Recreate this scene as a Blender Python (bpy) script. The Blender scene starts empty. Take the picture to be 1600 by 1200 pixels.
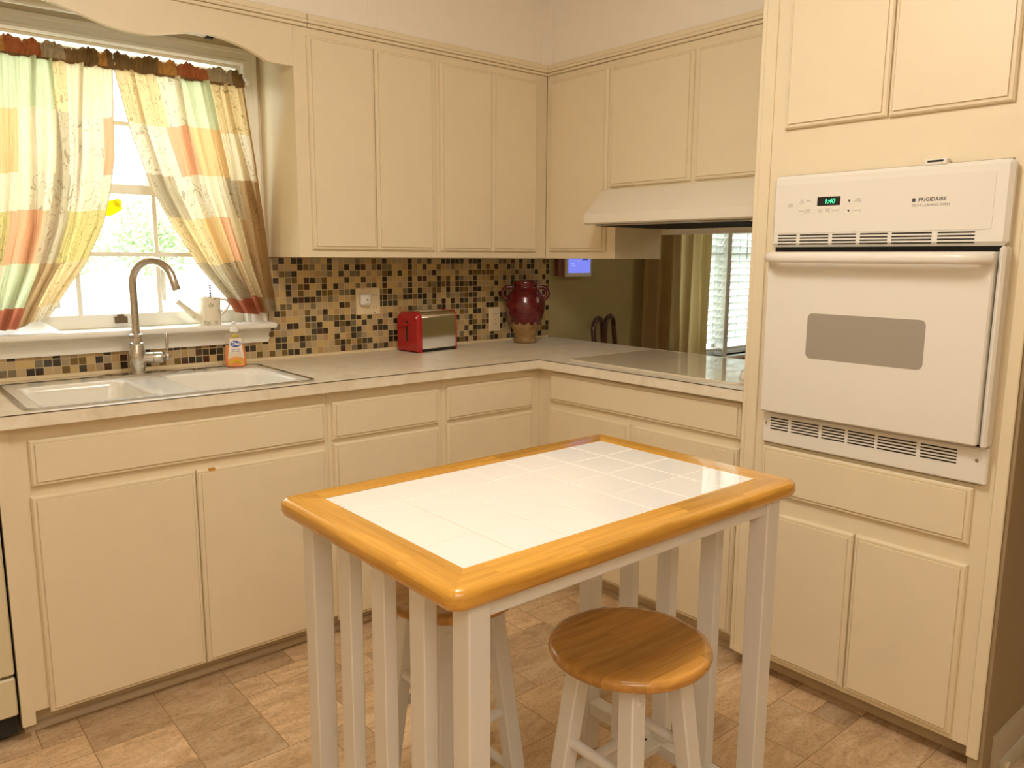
import bpy, bmesh, math, random
from mathutils import Vector, Matrix
random.seed(7)
PI = math.pi
sc = bpy.context.scene
COL = sc.collection

# ------------------------------------------------------------------ materials
def new_mat(name):
    m = bpy.data.materials.new(name); m.use_nodes = True
    nt = m.node_tree; nt.nodes.clear()
    out = nt.nodes.new('ShaderNodeOutputMaterial')
    return m, nt, out

def N(nt, t, **kw):
    n = nt.nodes.new(t)
    for k, v in kw.items():
        if k in n.inputs: n.inputs[k].default_value = v
        else: setattr(n, k, v)
    return n

def L(nt, a, b): nt.links.new(a, b)
def rgba(c): return (c[0], c[1], c[2], 1.0)

def mixrgb(nt, fac, a, b, mode='MIX'):
    n = nt.nodes.new('ShaderNodeMix'); n.data_type = 'RGBA'; n.blend_type = mode
    for s, v in ((n.inputs['Factor'], fac), (n.inputs['A'], a), (n.inputs['B'], b)):
        if hasattr(v, 'node'): L(nt, v, s)
        elif isinstance(v, (int, float)): s.default_value = v
        else: s.default_value = rgba(v)
    # RGBA sockets of the Mix node share names with float ones: pick the colour pair explicitly
    return n

def mixc(nt, fac, a, b, mode='MIX'):
    n = nt.nodes.new('ShaderNodeMixRGB'); n.blend_type = mode
    for s, v in ((n.inputs[0], fac), (n.inputs[1], a), (n.inputs[2], b)):
        if hasattr(v, 'node'): L(nt, v, s)
        elif isinstance(v, (int, float)): s.default_value = v
        else: s.default_value = rgba(v)
    return n.outputs[0]

def math_(nt, op, a, b=None, clamp=False):
    n = nt.nodes.new('ShaderNodeMath'); n.operation = op; n.use_clamp = clamp
    for i, v in enumerate((a, b)):
        if v is None: continue
        if hasattr(v, 'node'): L(nt, v, n.inputs[i])
        else: n.inputs[i].default_value = v
    return n.outputs[0]

def coords(nt, kind='Object', scale=(1, 1, 1)):
    if kind == 'World':
        src = nt.nodes.new('ShaderNodeNewGeometry').outputs['Position']
    else:
        src = nt.nodes.new('ShaderNodeTexCoord').outputs[kind]
    mp = nt.nodes.new('ShaderNodeMapping'); mp.inputs['Scale'].default_value = scale
    L(nt, src, mp.inputs['Vector'])
    return mp.outputs[0]

def noise(nt, vec, scale, detail=4, rough=.55, dist=0.0):
    n = N(nt, 'ShaderNodeTexNoise', Scale=scale, Detail=detail, Roughness=rough, Distortion=dist)
    L(nt, vec, n.inputs['Vector'])
    return n.outputs['Fac']

def ramp(nt, fac, stops, interp='LINEAR'):
    r = nt.nodes.new('ShaderNodeValToRGB'); r.color_ramp.interpolation = interp
    els = r.color_ramp.elements
    while len(els) > 1: els.remove(els[-1])
    els[0].position = stops[0][0]; els[0].color = rgba(stops[0][1])
    for p, c in stops[1:]:
        e = els.new(p); e.color = rgba(c)
    L(nt, fac, r.inputs[0])
    return r.outputs[0]

def bump(nt, h, strength=.1, dist=.002):
    b = N(nt, 'ShaderNodeBump', Strength=strength, Distance=dist)
    L(nt, h, b.inputs['Height'])
    return b.outputs[0]

def principled(nt, out, color, rough=.5, metal=0.0, normal=None, **kw):
    p = nt.nodes.new('ShaderNodeBsdfPrincipled')
    for s, v in (('Base Color', color), ('Roughness', rough), ('Metallic', metal)):
        if hasattr(v, 'node'): L(nt, v, p.inputs[s])
        else: p.inputs[s].default_value = rgba(v) if s == 'Base Color' else v
    if normal is not None: L(nt, normal, p.inputs['Normal'])
    for k, v in kw.items():
        p.inputs[k].default_value = v
    L(nt, p.outputs[0], out.inputs['Surface'])
    return p

def paint(name, c, rough=.45, var=.05, bumpy=.06, scale=14, **kw):
    m, nt, out = new_mat(name)
    v = coords(nt, 'World')
    f = noise(nt, v, scale, 5)
    col = mixc(nt, f, tuple(x * (1 - var) for x in c), tuple(min(1, x * (1 + var)) for x in c))
    h = noise(nt, v, 220, 2)
    principled(nt, out, col, rough, 0, bump(nt, h, bumpy, .001), **kw)
    return m

def metal(name, c, rough=.25, brushed=False):
    m, nt, out = new_mat(name)
    v = coords(nt, 'Object', (4, 4, 300) if brushed else (30, 30, 30))
    f = noise(nt, v, 3, 3)
    r = math_(nt, 'ADD', math_(nt, 'MULTIPLY', f, .06), rough - .03)
    principled(nt, out, c, r, 1.0)
    return m

def plastic(name, c, rough=.35, **kw):
    m, nt, out = new_mat(name)
    f = noise(nt, coords(nt, 'Object'), 12, 2)
    r = math_(nt, 'ADD', math_(nt, 'MULTIPLY', f, .02), rough - .01)
    principled(nt, out, c, r, 0, None, **kw)
    return m

def wood(name, axis, light, dark, rough=.25, board=.45, width=.045, gloss=.5):
    """varnished boards, grain along axis (0 x, 1 y, 2 z), stave by stave tone"""
    m, nt, out = new_mat(name)
    tc = nt.nodes.new('ShaderNodeTexCoord')
    sep = nt.nodes.new('ShaderNodeSeparateXYZ'); L(nt, tc.outputs['Object'], sep.inputs[0])
    s = [sep.outputs[i] for i in range(3)]
    a = s[axis]; b = s[1 - axis] if axis < 2 else s[0]
    row = math_(nt, 'FLOOR', math_(nt, 'DIVIDE', b, width))
    cell = math_(nt, 'FLOOR', math_(nt, 'ADD', math_(nt, 'DIVIDE', a, board), math_(nt, 'MULTIPLY', row, .37)))
    cv = nt.nodes.new('ShaderNodeCombineXYZ'); L(nt, row, cv.inputs[0]); L(nt, cell, cv.inputs[1])
    wn = nt.nodes.new('ShaderNodeTexWhiteNoise'); L(nt, cv.outputs[0], wn.inputs['Vector'])
    sc_ = [70, 70, 70]; sc_[axis] = 4
    off = nt.nodes.new('ShaderNodeVectorMath'); off.operation = 'ADD'
    L(nt, tc.outputs['Object'], off.inputs[0]); L(nt, wn.outputs['Color'], off.inputs[1])
    mp = nt.nodes.new('ShaderNodeMapping'); mp.inputs['Scale'].default_value = sc_; L(nt, off.outputs[0], mp.inputs['Vector'])
    g = noise(nt, mp.outputs[0], 1.0, 6, .6, .4)
    col = ramp(nt, g, [(.30, dark), (.62, light)])
    tone = math_(nt, 'ADD', math_(nt, 'MULTIPLY', wn.outputs['Value'], .35), .80)
    cc = nt.nodes.new('ShaderNodeVectorMath'); cc.operation = 'SCALE'
    L(nt, col, cc.inputs[0]); L(nt, tone, cc.inputs['Scale'])
    principled(nt, out, cc.outputs[0], rough, 0, bump(nt, g, .04, .001), **{'Coat Weight': gloss, 'Coat Roughness': .12})
    return m

M = {}
M['cabinet'] = paint('cream cabinet paint', (.785, .685, .495), .42, .035, .05)
M['wall'] = paint('cream wall paint', (.80, .70, .52), .6, .03)
M['soffit'] = paint('soffit paint', (.86, .805, .725), .6, .03)
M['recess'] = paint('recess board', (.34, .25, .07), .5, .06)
M['olive'] = paint('olive wall paint', (.42, .35, .16), .6, .05)
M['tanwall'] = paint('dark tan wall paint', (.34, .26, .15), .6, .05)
M['ceiling'] = paint('ceiling paint', (.80, .76, .68), .7, .03)
M['trim'] = paint('white trim paint', (.86, .84, .77), .35, .03)
M['base_trim'] = paint('baseboard paint', (.52, .45, .33), .4, .05)
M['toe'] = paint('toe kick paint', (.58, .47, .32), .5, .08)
M['table_white'] = paint('white table paint', (.78, .76, .73), .38, .04, .08, 9)
M['enamel'] = plastic('white enamel', (.80, .765, .70), .25)
M['enamel_soft'] = plastic('white plastic', (.80, .77, .71), .35)
M['hood'] = plastic('hood enamel', (.78, .73, .62), .42)
M['dishwasher'] = plastic('yellowed enamel', (.70, .62, .42), .35)
M['black'] = plastic('black plastic', (.012, .011, .010), .4)
M['dark'] = plastic('dark cavity', (.02, .018, .015), .7)
M['oven_glass'] = plastic('grey oven window', (.36, .32, .27), .18)
M['chrome'] = metal('chrome', (.80, .77, .70), .10)
M['rim'] = metal('steel rim', (.58, .57, .55), .18)
M['nickel'] = metal('brushed nickel', (.60, .56, .50), .27, True)
M['red'] = plastic('red enamel', (.42, .012, .015), .18, **{'Coat Weight': .6})
M['porcelain'] = plastic('sink porcelain', (.84, .81, .73), .14)
M['plate'] = plastic('ivory plate', (.78, .66, .44), .35)
M['plate_white'] = plastic('white device', (.86, .85, .80), .3)
M['brown_plastic'] = plastic('brown plastic', (.16, .10, .05), .45)
M['frame_wood'] = wood('red brown frame wood', 2, (.28, .09, .04), (.16, .05, .025), .4)
M['chair_wood'] = wood('dark cherry wood', 2, (.085, .022, .012), (.04, .012, .008), .28)
M['wood_x'] = wood('honey oak along x', 0, (.72, .375, .06), (.52, .245, .03), .22, gloss=.35)
M['wood_y'] = wood('honey oak along y', 1, (.72, .375, .06), (.52, .245, .03), .22, gloss=.35)
M['seat_wood'] = wood('stool seat oak', 0, (.58, .29, .06), (.40, .18, .03), .26, .5, .06)
M['tile_white'] = plastic('white ceramic tile', (.88, .865, .84), .03, **{'Coat Weight': .35, 'Coat Roughness': .02})
M['grout_light'] = plastic('light grout', (.60, .54, .45), .7)
M['card'] = paint('white blind', (.86, .86, .82), .5, .02)


M['ink'] = plastic('dark ink', (.05, .05, .05), .5)
M['ink_soft'] = plastic('grey ink', (.22, .20, .18), .5)
M['seam'] = plastic('laminate edge line', (.10, .07, .04), .6)
M['leaf'] = paint('tree leaves', (.30, .40, .18), .6, .15, .05, 3)
M['bark'] = paint('tree bark', (.20, .15, .10), .8, .2)
M['ground'] = paint('pale ground', (.70, .70, .62), .9, .1, .05, .6)

# laminate worktop: mottled stone print
def m_counter():
    m, nt, out = new_mat('mottled beige laminate')
    v = coords(nt, 'World')
    f = noise(nt, v, 9, 8, .68, 1.2)
    g = noise(nt, v, 38, 6, .7, .6)
    c = ramp(nt, f, [(.30, (.66, .57, .41)), (.50, (.80, .72, .57)), (.68, (.86, .81, .70))])
    c = mixc(nt, math_(nt, 'MULTIPLY', g, .35), c, (.82, .76, .64))
    principled(nt, out, c, .34, 0, None, **{'IOR': 1.4})
    return m
M['counter'] = m_counter()

def m_cooktop():
    m, nt, out = new_mat('pale glass ceramic')
    f = noise(nt, coords(nt, 'World'), 160, 3)
    c = mixc(nt, f, (.66, .58, .44), (.74, .67, .53))
    principled(nt, out, c, .035, 0, None, **{'IOR': 1.42})
    return m
M['cooktop'] = m_cooktop()

def m_mosaic():
    m, nt, out = new_mat('glass mosaic')
    geo = nt.nodes.new('ShaderNodeNewGeometry')
    sep = nt.nodes.new('ShaderNodeSeparateXYZ'); L(nt, geo.outputs['Position'], sep.inputs[0])
    P_ = .0257
    u = math_(nt, 'DIVIDE', sep.outputs[0], P_); w = math_(nt, 'DIVIDE', math_(nt, 'SUBTRACT', sep.outputs[2], .9265), P_)
    fu, fw = math_(nt, 'FLOOR', u), math_(nt, 'FLOOR', w)
    cu, cw = math_(nt, 'FRACT', u), math_(nt, 'FRACT', w)
    cv = nt.nodes.new('ShaderNodeCombineXYZ'); L(nt, fu, cv.inputs[0]); L(nt, fw, cv.inputs[1])
    wn = nt.nodes.new('ShaderNodeTexWhiteNoise'); L(nt, cv.outputs[0], wn.inputs['Vector'])
    col = ramp(nt, wn.outputs['Value'], [(0, (.56, .40, .17)), (.17, (.48, .36, .20)), (.36, (.44, .29, .13)), (.46, (.36, .28, .17)), (.56, (.16, .10, .025)),
               (.66, (.035, .022, .012)), (.80, (.055, .05, .03)), (.88, (.075, .03, .016)), (.92, (.19, .15, .09))], 'CONSTANT')
    def edge(c):
        d = math_(nt, 'ABSOLUTE', math_(nt, 'SUBTRACT', c, .5))
        return math_(nt, 'GREATER_THAN', d, .453)
    g = math_(nt, 'MAXIMUM', edge(cu), edge(cw))
    c = mixc(nt, g, col, (.55, .43, .24))
    r = math_(nt, 'ADD', math_(nt, 'MULTIPLY', g, .55), .13)
    h = math_(nt, 'SUBTRACT', 1.0, g)
    principled(nt, out, c, r, 0, bump(nt, h, .5, .0015))
    return m
M['mosaic'] = m_mosaic()

def m_floor():
    m, nt, out = new_mat('travertine print vinyl')
    at = nt.nodes.new('ShaderNodeAttribute'); at.attribute_name = 'tint'
    sep = nt.nodes.new('ShaderNodeSeparateColor'); L(nt, at.outputs['Color'], sep.inputs[0])
    geo = nt.nodes.new('ShaderNodeNewGeometry')
    off = nt.nodes.new('ShaderNodeVectorMath'); off.operation = 'MULTIPLY_ADD'
    L(nt, at.outputs['Color'], off.inputs[0]); off.inputs[1].default_value = (30, 30, 30); L(nt, geo.outputs['Position'], off.inputs[2])
    mp = nt.nodes.new('ShaderNodeMapping'); mp.inputs['Scale'].default_value = (5, 14, 5); L(nt, off.outputs[0], mp.inputs['Vector'])
    a = noise(nt, mp.outputs[0], 1, 7, .66, 1.3)
    b = noise(nt, off.outputs[0], 95, 7, .75, .5)
    c = ramp(nt, a, [(.30, (.42, .275, .15)), (.50, (.59, .42, .25)), (.68, (.70, .54, .36))])
    sp = ramp(nt, b, [(.34, (.60, .55, .48)), (.52, (1, 1, 1))])
    c = mixc(nt, .75, c, sp, 'MULTIPLY')
    t = math_(nt, 'ADD', math_(nt, 'MULTIPLY', sep.outputs[0], .45), .80)
    vs = nt.nodes.new('ShaderNodeVectorMath'); vs.operation = 'SCALE'; L(nt, c, vs.inputs[0]); L(nt, t, vs.inputs['Scale'])
    principled(nt, out, vs.outputs[0], .38, 0, bump(nt, b, .08, .001))
    return m
M['floor'] = m_floor()
M['floor_grout'] = paint('floor grout print', (.34, .21, .10), .6, .1)

def m_fabric(name, trans, crease):
    m, nt, out = new_mat(name)
    at = nt.nodes.new('ShaderNodeAttribute'); at.attribute_name = 'patch'
    uv = nt.nodes.new('ShaderNodeTexCoord').outputs['UV']
    # scrolling vine print
    n1 = N(nt, 'ShaderNodeTexNoise', Scale=9.0, Detail=3.0); L(nt, uv, n1.inputs['Vector'])
    mx = nt.nodes.new('ShaderNodeVectorMath'); mx.operation = 'MULTIPLY_ADD'
    L(nt, n1.outputs['Color'], mx.inputs[0]); mx.inputs[1].default_value = (.22, .22, 0); L(nt, uv, mx.inputs[2])
    vo = nt.nodes.new('ShaderNodeTexVoronoi'); vo.inputs['Scale'].default_value = 17; L(nt, mx.outputs[0], vo.inputs['Vector'])
    rings = math_(nt, 'FRACT', math_(nt, 'MULTIPLY', vo.outputs['Distance'], 3.2))
    line = math_(nt, 'LESS_THAN', math_(nt, 'ABSOLUTE', math_(nt, 'SUBTRACT', rings, .5)), .06)
    lf = N(nt, 'ShaderNodeTexNoise', Scale=11.0, Detail=2.0); L(nt, uv, lf.inputs['Vector'])
    brk = math_(nt, 'GREATER_THAN', lf.outputs['Fac'], .44)
    line = math_(nt, 'MULTIPLY', math_(nt, 'MULTIPLY', line, brk), math_(nt, 'MULTIPLY', at.outputs['Alpha'], .6))
    c = mixc(nt, line, at.outputs['Color'], (.16, .09, .04))
    wv = N(nt, 'ShaderNodeTexNoise', Scale=160.0, Detail=2.0); L(nt, uv, wv.inputs['Vector'])
    c = mixc(nt, math_(nt, 'MULTIPLY', wv.outputs['Fac'], .30), c, (.30, .20, .10))
    mot = N(nt, 'ShaderNodeTexNoise', Scale=9.0, Detail=4.0); L(nt, uv, mot.inputs['Vector'])
    c = mixc(nt, math_(nt, 'MULTIPLY', mot.outputs['Fac'], .35), c, (.62, .42, .18))
    d = nt.nodes.new('ShaderNodeBsdfDiffuse'); t = nt.nodes.new('ShaderNodeBsdfTranslucent')
    L(nt, c, d.inputs[0]); L(nt, c, t.inputs[0])
    mp = nt.nodes.new('ShaderNodeMapping'); mp.inputs['Scale'].default_value = crease; L(nt, uv, mp.inputs['Vector'])
    cr = noise(nt, mp.outputs[0], 1.0, 4, .6, .5)
    nb = bump(nt, cr, .9, .012); L(nt, nb, d.inputs['Normal']); L(nt, nb, t.inputs['Normal'])
    ms = nt.nodes.new('ShaderNodeMixShader'); ms.inputs[0].default_value = trans
    L(nt, d.outputs[0], ms.inputs[1]); L(nt, t.outputs[0], ms.inputs[2]); L(nt, ms.outputs[0], out.inputs['Surface'])
    return m
M['fabric'] = m_fabric('patchwork curtain cloth', .50, (34, 2.2, 1))
M['fabric_double'] = m_fabric('doubled rod pocket cloth', .12, (70, 26, 1))

def m_sheer(name, c, trans):
    m, nt, out = new_mat(name)
    f = noise(nt, coords(nt, 'Object', (120, 120, 3)), 2, 3)
    col = mixc(nt, f, tuple(x * .85 for x in c), c)
    d = nt.nodes.new('ShaderNodeBsdfDiffuse'); t = nt.nodes.new('ShaderNodeBsdfTranslucent')
    L(nt, col, d.inputs[0]); L(nt, col, t.inputs[0])
    ms = nt.nodes.new('ShaderNodeMixShader'); ms.inputs[0].default_value = trans
    L(nt, d.outputs[0], ms.inputs[1]); L(nt, t.outputs[0], ms.inputs[2]); L(nt, ms.outputs[0], out.inputs['Surface'])
    return m
M['sun_yellow'] = m_sheer('yellow suncatcher', (.92, .85, .05), .6)
M['sun_white'] = m_sheer('white suncatcher', (.90, .90, .80), .6)
M['drape'] = m_sheer('gold drape cloth', (.66, .50, .25), .45)
M['slat'] = m_sheer('blind slat vinyl', (.86, .89, .83), .30)

def m_glass():
    m, nt, out = new_mat('window glass')
    lw = N(nt, 'ShaderNodeLayerWeight', Blend=.5)
    fr = math_(nt, 'ADD', math_(nt, 'MULTIPLY', math_(nt, 'POWER', lw.outputs['Facing'], 5.0), .7), .04)
    tr = nt.nodes.new('ShaderNodeBsdfTransparent'); tr.inputs[0].default_value = (.95, .97, .95, 1)
    gl = N(nt, 'ShaderNodeBsdfGlossy', Roughness=.01)
    ms = nt.nodes.new('ShaderNodeMixShader')
    L(nt, fr, ms.inputs[0]); L(nt, tr.outputs[0], ms.inputs[1]); L(nt, gl.outputs[0], ms.inputs[2]); L(nt, ms.outputs[0], out.inputs['Surface'])
    return m
M['glass'] = m_glass()

def m_clear(name, c, rough=.05, alpha=.35):
    m, nt, out = new_mat(name)
    tr = nt.nodes.new('ShaderNodeBsdfTransparent'); tr.inputs[0].default_value = rgba(c)
    p = nt.nodes.new('ShaderNodeBsdfPrincipled'); p.inputs['Base Color'].default_value = rgba(c); p.inputs['Roughness'].default_value = rough
    ms = nt.nodes.new('ShaderNodeMixShader'); ms.inputs[0].default_value = alpha
    L(nt, tr.outputs[0], ms.inputs[1]); L(nt, p.outputs[0], ms.inputs[2]); L(nt, ms.outputs[0], out.inputs['Surface'])
    return m
M['clear'] = m_clear('clear plastic', (.97, .94, .88), .06, .12)
M['soap'] = m_clear('amber soap', (.92, .28, .012), .1, .9)
M['sheer_white'] = m_clear('thin white sheet', (.92, .88, .80), .4, .7)

def m_vase():
    m, nt, out = new_mat('red crackled glaze')
    v = coords(nt, 'Object')
    f = noise(nt, v, 45, 6, .7)
    c = ramp(nt, f, [(.35, (.06, .003, .005)), (.60, (.15, .006, .008)), (.75, (.22, .016, .015))])
    principled(nt, out, c, .16, 0, bump(nt, f, .35, .003), **{'Coat Weight': .5})
    return m
M['vase_glaze'] = m_vase()
def m_clay():
    m, nt, out = new_mat('bare tan clay')
    f = noise(nt, coords(nt, 'Object'), 30, 6, .7)
    c = ramp(nt, f, [(.35, (.22, .12, .04)), (.65, (.42, .26, .10))])
    principled(nt, out, c, .55, 0, bump(nt, f, .3, .003))
    return m
M['clay'] = m_clay()

def m_can():
    m, nt, out = new_mat('cream ceramic with sprigs')
    v = coords(nt, 'Object')
    vo = nt.nodes.new('ShaderNodeTexVoronoi'); vo.inputs['Scale'].default_value = 38; L(nt, v, vo.inputs['Vector'])
    nz = noise(nt, v, 120, 3, .6, 2.0)
    near = math_(nt, 'LESS_THAN', vo.outputs['Distance'], .34)
    ln = math_(nt, 'LESS_THAN', math_(nt, 'ABSOLUTE', math_(nt, 'SUBTRACT', nz, .5)), .035)
    c = mixc(nt, math_(nt, 'MULTIPLY', near, ln), (.83, .77, .60), (.14, .09, .03))
    principled(nt, out, c, .2)
    return m
M['can'] = m_can()

def m_emit(name, c, s):
    m, nt, out = new_mat(name)
    e = nt.nodes.new('ShaderNodeEmission'); e.inputs[0].default_value = rgba(c); e.inputs[1].default_value = s
    L(nt, e.outputs[0], out.inputs['Surface'])
    return m
M['digits'] = m_emit('green digits', (.08, .95, .42), 1.6)
M['screen'] = m_emit('lit blue screen', (.24, .27, .95), .95)
M['screen_ink'] = m_emit('screen text', (.10, .10, .45), .6)
M['screen_pale'] = m_emit('screen pale text', (.6, .62, 1.0), 1.0)

# ------------------------------------------------------------------ mesh helpers
def BM(): return bmesh.new()

def box(bm, x, y, z, bev=0.0, seg=1):
    x0, x1 = sorted(x); y0, y1 = sorted(y); z0, z1 = sorted(z)
    r = bmesh.ops.create_cube(bm, size=1.0)
    vs = r['verts']
    for v in vs:
        v.co = Vector(((x0 + x1) / 2 + v.co.x * (x1 - x0), (y0 + y1) / 2 + v.co.y * (y1 - y0), (z0 + z1) / 2 + v.co.z * (z1 - z0)))
    if bev:
        es = list({e for v in vs for e in v.link_edges})
        bmesh.ops.bevel(bm, geom=es, offset=bev, segments=seg, profile=.5, affect='EDGES')
    return bm

def bar(bm, a, b, w, d=None, bev=0.0, up=(0, 0, 1)):
    """rectangular bar from a to b"""
    a, b = Vector(a), Vector(b); d = d or w
    ax = (b - a); ln = ax.length; ax.normalize()
    u = Vector(up)
    if abs(ax.dot(u)) > .95: u = Vector((1, 0, 0))
    sx = ax.cross(u).normalized(); sy = sx.cross(ax)
    tmp = BM(); box(tmp, (-w / 2, w / 2), (-d / 2, d / 2), (0, ln), bev)
    mt = Matrix((sx, sy, ax)).transposed().to_4x4(); mt.translation = a
    tmp.transform(mt); join(bm, tmp)

def join(bm, other):
    me = bpy.data.meshes.new('tmp'); other.to_mesh(me); other.free(); bm.from_mesh(me); bpy.data.meshes.remove(me)

def tube(bm, pts, r, seg=12, cap=True):
    """tube along pts; r number or list"""
    pts = [Vector(p) for p in pts]; n = len(pts)
    rs = r if isinstance(r, (list, tuple)) else [r] * n
    rings = []; prev = None
    for i, p in enumerate(pts):
        t = (pts[min(i + 1, n - 1)] - pts[max(i - 1, 0)]).normalized()
        if prev is None:
            u = Vector((0, 0, 1)) if abs(t.z) < .9 else Vector((1, 0, 0))
            s = t.cross(u).normalized()
        else:
            s = (prev - t * prev.dot(t)).normalized()
        prev = s; q = t.cross(s)
        rings.append([bm.verts.new(p + (s * math.cos(2 * PI * k / seg) + q * math.sin(2 * PI * k / seg)) * rs[i]) for k in range(seg)])
    for a, b in zip(rings, rings[1:]):
        for k in range(seg): bm.faces.new((a[k], a[(k + 1) % seg], b[(k + 1) % seg], b[k]))
    if cap:
        bm.faces.new(rings[0][::-1]); bm.faces.new(rings[-1])
    return bm

def lathe(bm, prof, c=(0, 0, 0), seg=32, sx=1.0, sy=1.0, cap_bottom=True, cap_top=True):
    """prof: list of (radius, z)"""
    rings = [[bm.verts.new((c[0] + r * sx * math.cos(2 * PI * k / seg), c[1] + r * sy * math.sin(2 * PI * k / seg), c[2] + z)) for k in range(seg)] for r, z in prof]
    for a, b in zip(rings, rings[1:]):
        for k in range(seg): bm.faces.new((a[k], a[(k + 1) % seg], b[(k + 1) % seg], b[k]))
    if cap_bottom: bm.faces.new(rings[0][::-1])
    if cap_top: bm.faces.new(rings[-1])
    return bm

def prism(bm, poly, fn, d0, d1):
    """polygon of (a, b) extruded from depth d0 to d1, fn(a, b, d) -> xyz"""
    A = [bm.verts.new(fn(a, b, d0)) for a, b in poly]; B = [bm.verts.new(fn(a, b, d1)) for a, b in poly]
    n = len(poly)
    bm.faces.new(A[::-1]); bm.faces.new(B)
    for i in range(n): bm.faces.new((A[i], A[(i + 1) % n], B[(i + 1) % n], B[i]))
    return bm

def rrect(a0, a1, b0, b1, r, seg=5):
    pts = []
    for cx, cy, st in ((a1 - r, b1 - r, 0), (a0 + r, b1 - r, 90), (a0 + r, b0 + r, 180), (a1 - r, b0 + r, 270)):
        for k in range(seg + 1):
            t = math.radians(st + 90 * k / seg); pts.append((cx + r * math.cos(t), cy + r * math.sin(t)))
    return pts

# run frames: (along, depth out of the front plane, z) -> world
def back_run(plane): return lambda a, d, z: (a, plane - d, z)
def side_run(plane): return lambda a, d, z: (plane - d, a, z)

DOOR = [(0, 0), (0, .0085), (.004, .0135), (.009, .0145), (.0095, .0128), (.0125, .0128), (.013, .018)]
def slab(bm, fn, a0, a1, z0, z1, prof=DOOR):
    a0, a1 = sorted((a0, a1)); z0, z1 = sorted((z0, z1))
    rings = [[bm.verts.new(fn(*p)) for p in ((a0 + i, d, z0 + i), (a1 - i, d, z0 + i), (a1 - i, d, z1 - i), (a0 + i, d, z1 - i))] for i, d in prof]
    for r, s in zip(rings, rings[1:]):
        for k in range(4): bm.faces.new((r[k], r[(k + 1) % 4], s[(k + 1) % 4], s[k]))
    bm.faces.new(rings[0][::-1]); bm.faces.new(rings[-1])
    return bm

def fbox(bm, fn, a, d, z, bev=0.0):
    p, q = fn(a[0], d[0], z[0]), fn(a[1], d[1], z[1])
    return box(bm, (p[0], q[0]), (p[1], q[1]), (p[2], q[2]), bev)

ORG = {}
def link(name, me, parent):
    o = bpy.data.objects.new(name, me); COL.objects.link(o)
    if parent is not None:
        o.parent = parent
        ORG[o.name] = ORG[parent.name]
    else:
        ORG[o.name] = Matrix.Identity(4)
    return o

def obj(name, bms, mat=None, parent=None, smooth=35, keep=False):
    """bms: a bmesh (with mat) or list of (bmesh, material): links ONE mesh object; geometry is given in world space"""
    if not isinstance(bms, list): bms = [(bms, mat)]
    big = BM(); mats = []
    for b, m in bms:
        if m not in mats: mats.append(m)
        k = mats.index(m)
        if not keep: bmesh.ops.recalc_face_normals(b, faces=b.faces[:])
        for f in b.faces: f.material_index = k
        join(big, b)
    if parent is not None: big.transform(ORG[parent.name].inverted())
    me = bpy.data.meshes.new(name); big.to_mesh(me); big.free()
    for m in mats: me.materials.append(m)
    if smooth:
        for p in me.polygons: p.use_smooth = True
        me.set_sharp_from_angle(angle=math.radians(smooth))
    return link(name, me, parent)

def tag(o, label=None, cat=None, group=None, kind=None):
    for k, v in (('label', label), ('category', cat), ('group', group), ('kind', kind)):
        if v: o[k] = v
    return o

def thing(name, label, cat, loc=(0, 0, 0), rz=0.0, group=None, kind=None):
    o = bpy.data.objects.new(name, None); COL.objects.link(o)
    o.empty_display_size = .1
    o.location = loc; o.rotation_euler = (0, 0, rz)
    ORG[o.name] = Matrix.Translation(loc) @ Matrix.Rotation(rz, 4, 'Z')
    return tag(o, label, cat, group, kind)

def struct(name, bms, mat=None, parent=None, **kw):
    o = obj(name, bms, mat, parent, **kw)
    if parent is None: o['kind'] = 'structure'
    return o

def dup(root, loc, rz, label, group=None):
    r = root.copy(); COL.objects.link(r); r.location = loc; r.rotation_euler = (0, 0, rz); r['label'] = label
    if group: r['group'] = group
    for ch in list(root.children):
        c = ch.copy(); COL.objects.link(c); c.parent = r
        for g in list(ch.children):
            d = g.copy(); COL.objects.link(d); d.parent = c
    return r

def text_bm(body, size, fn, center=True, extrude=.0003, bold=0.0):
    """lettering as mesh; fn(a, b, d) maps text plane to world"""
    cu = bpy.data.curves.new('t', 'FONT'); cu.body = body; cu.size = size; cu.extrude = extrude; cu.offset = bold
    cu.align_x = 'CENTER' if center else 'LEFT'; cu.align_y = 'CENTER'
    o = bpy.data.objects.new('t', cu)
    me = bpy.data.meshes.new_from_object(o)
    b = BM(); b.from_mesh(me)
    for v in b.verts: v.co = Vector(fn(v.co.x, v.co.y, v.co.z))
    bpy.data.objects.remove(o); bpy.data.curves.remove(cu); bpy.data.meshes.remove(me)
    return b

# ------------------------------------------------------------------ camera
def setup_camera():
    yaw, pit, rol, f = .8683, -.1603, .0057, 1228.44
    fw = Vector((math.cos(yaw) * math.cos(pit), math.sin(yaw) * math.cos(pit), math.sin(pit)))
    r = Vector((math.sin(yaw), -math.cos(yaw), 0)); u = r.cross(fw)
    R = r * math.cos(rol) + u * math.sin(rol); U = -r * math.sin(rol) + u * math.cos(rol)
    cam = bpy.data.cameras.new('camera'); cam.sensor_fit = 'HORIZONTAL'; cam.sensor_width = 36; cam.lens = 36 * f / 1600
    cam.clip_start = .02
    o = bpy.data.objects.new('camera', cam); COL.objects.link(o)
    m = Matrix((R, U, -fw)).transposed().to_4x4(); m.translation = (-2.7399, -2.9543, 1.3198)
    o.matrix_world = m
    sc.camera = o
setup_camera()

# ================================================================== SETTING
X0, X1, Y0, CEIL = -3.9, 3.4, -4.8, 2.44
KW = (-2.45, -1.55, 1.06, 2.00)      # kitchen window opening
DW = (.95, 2.15, .70, 2.02)          # dining window opening

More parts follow.
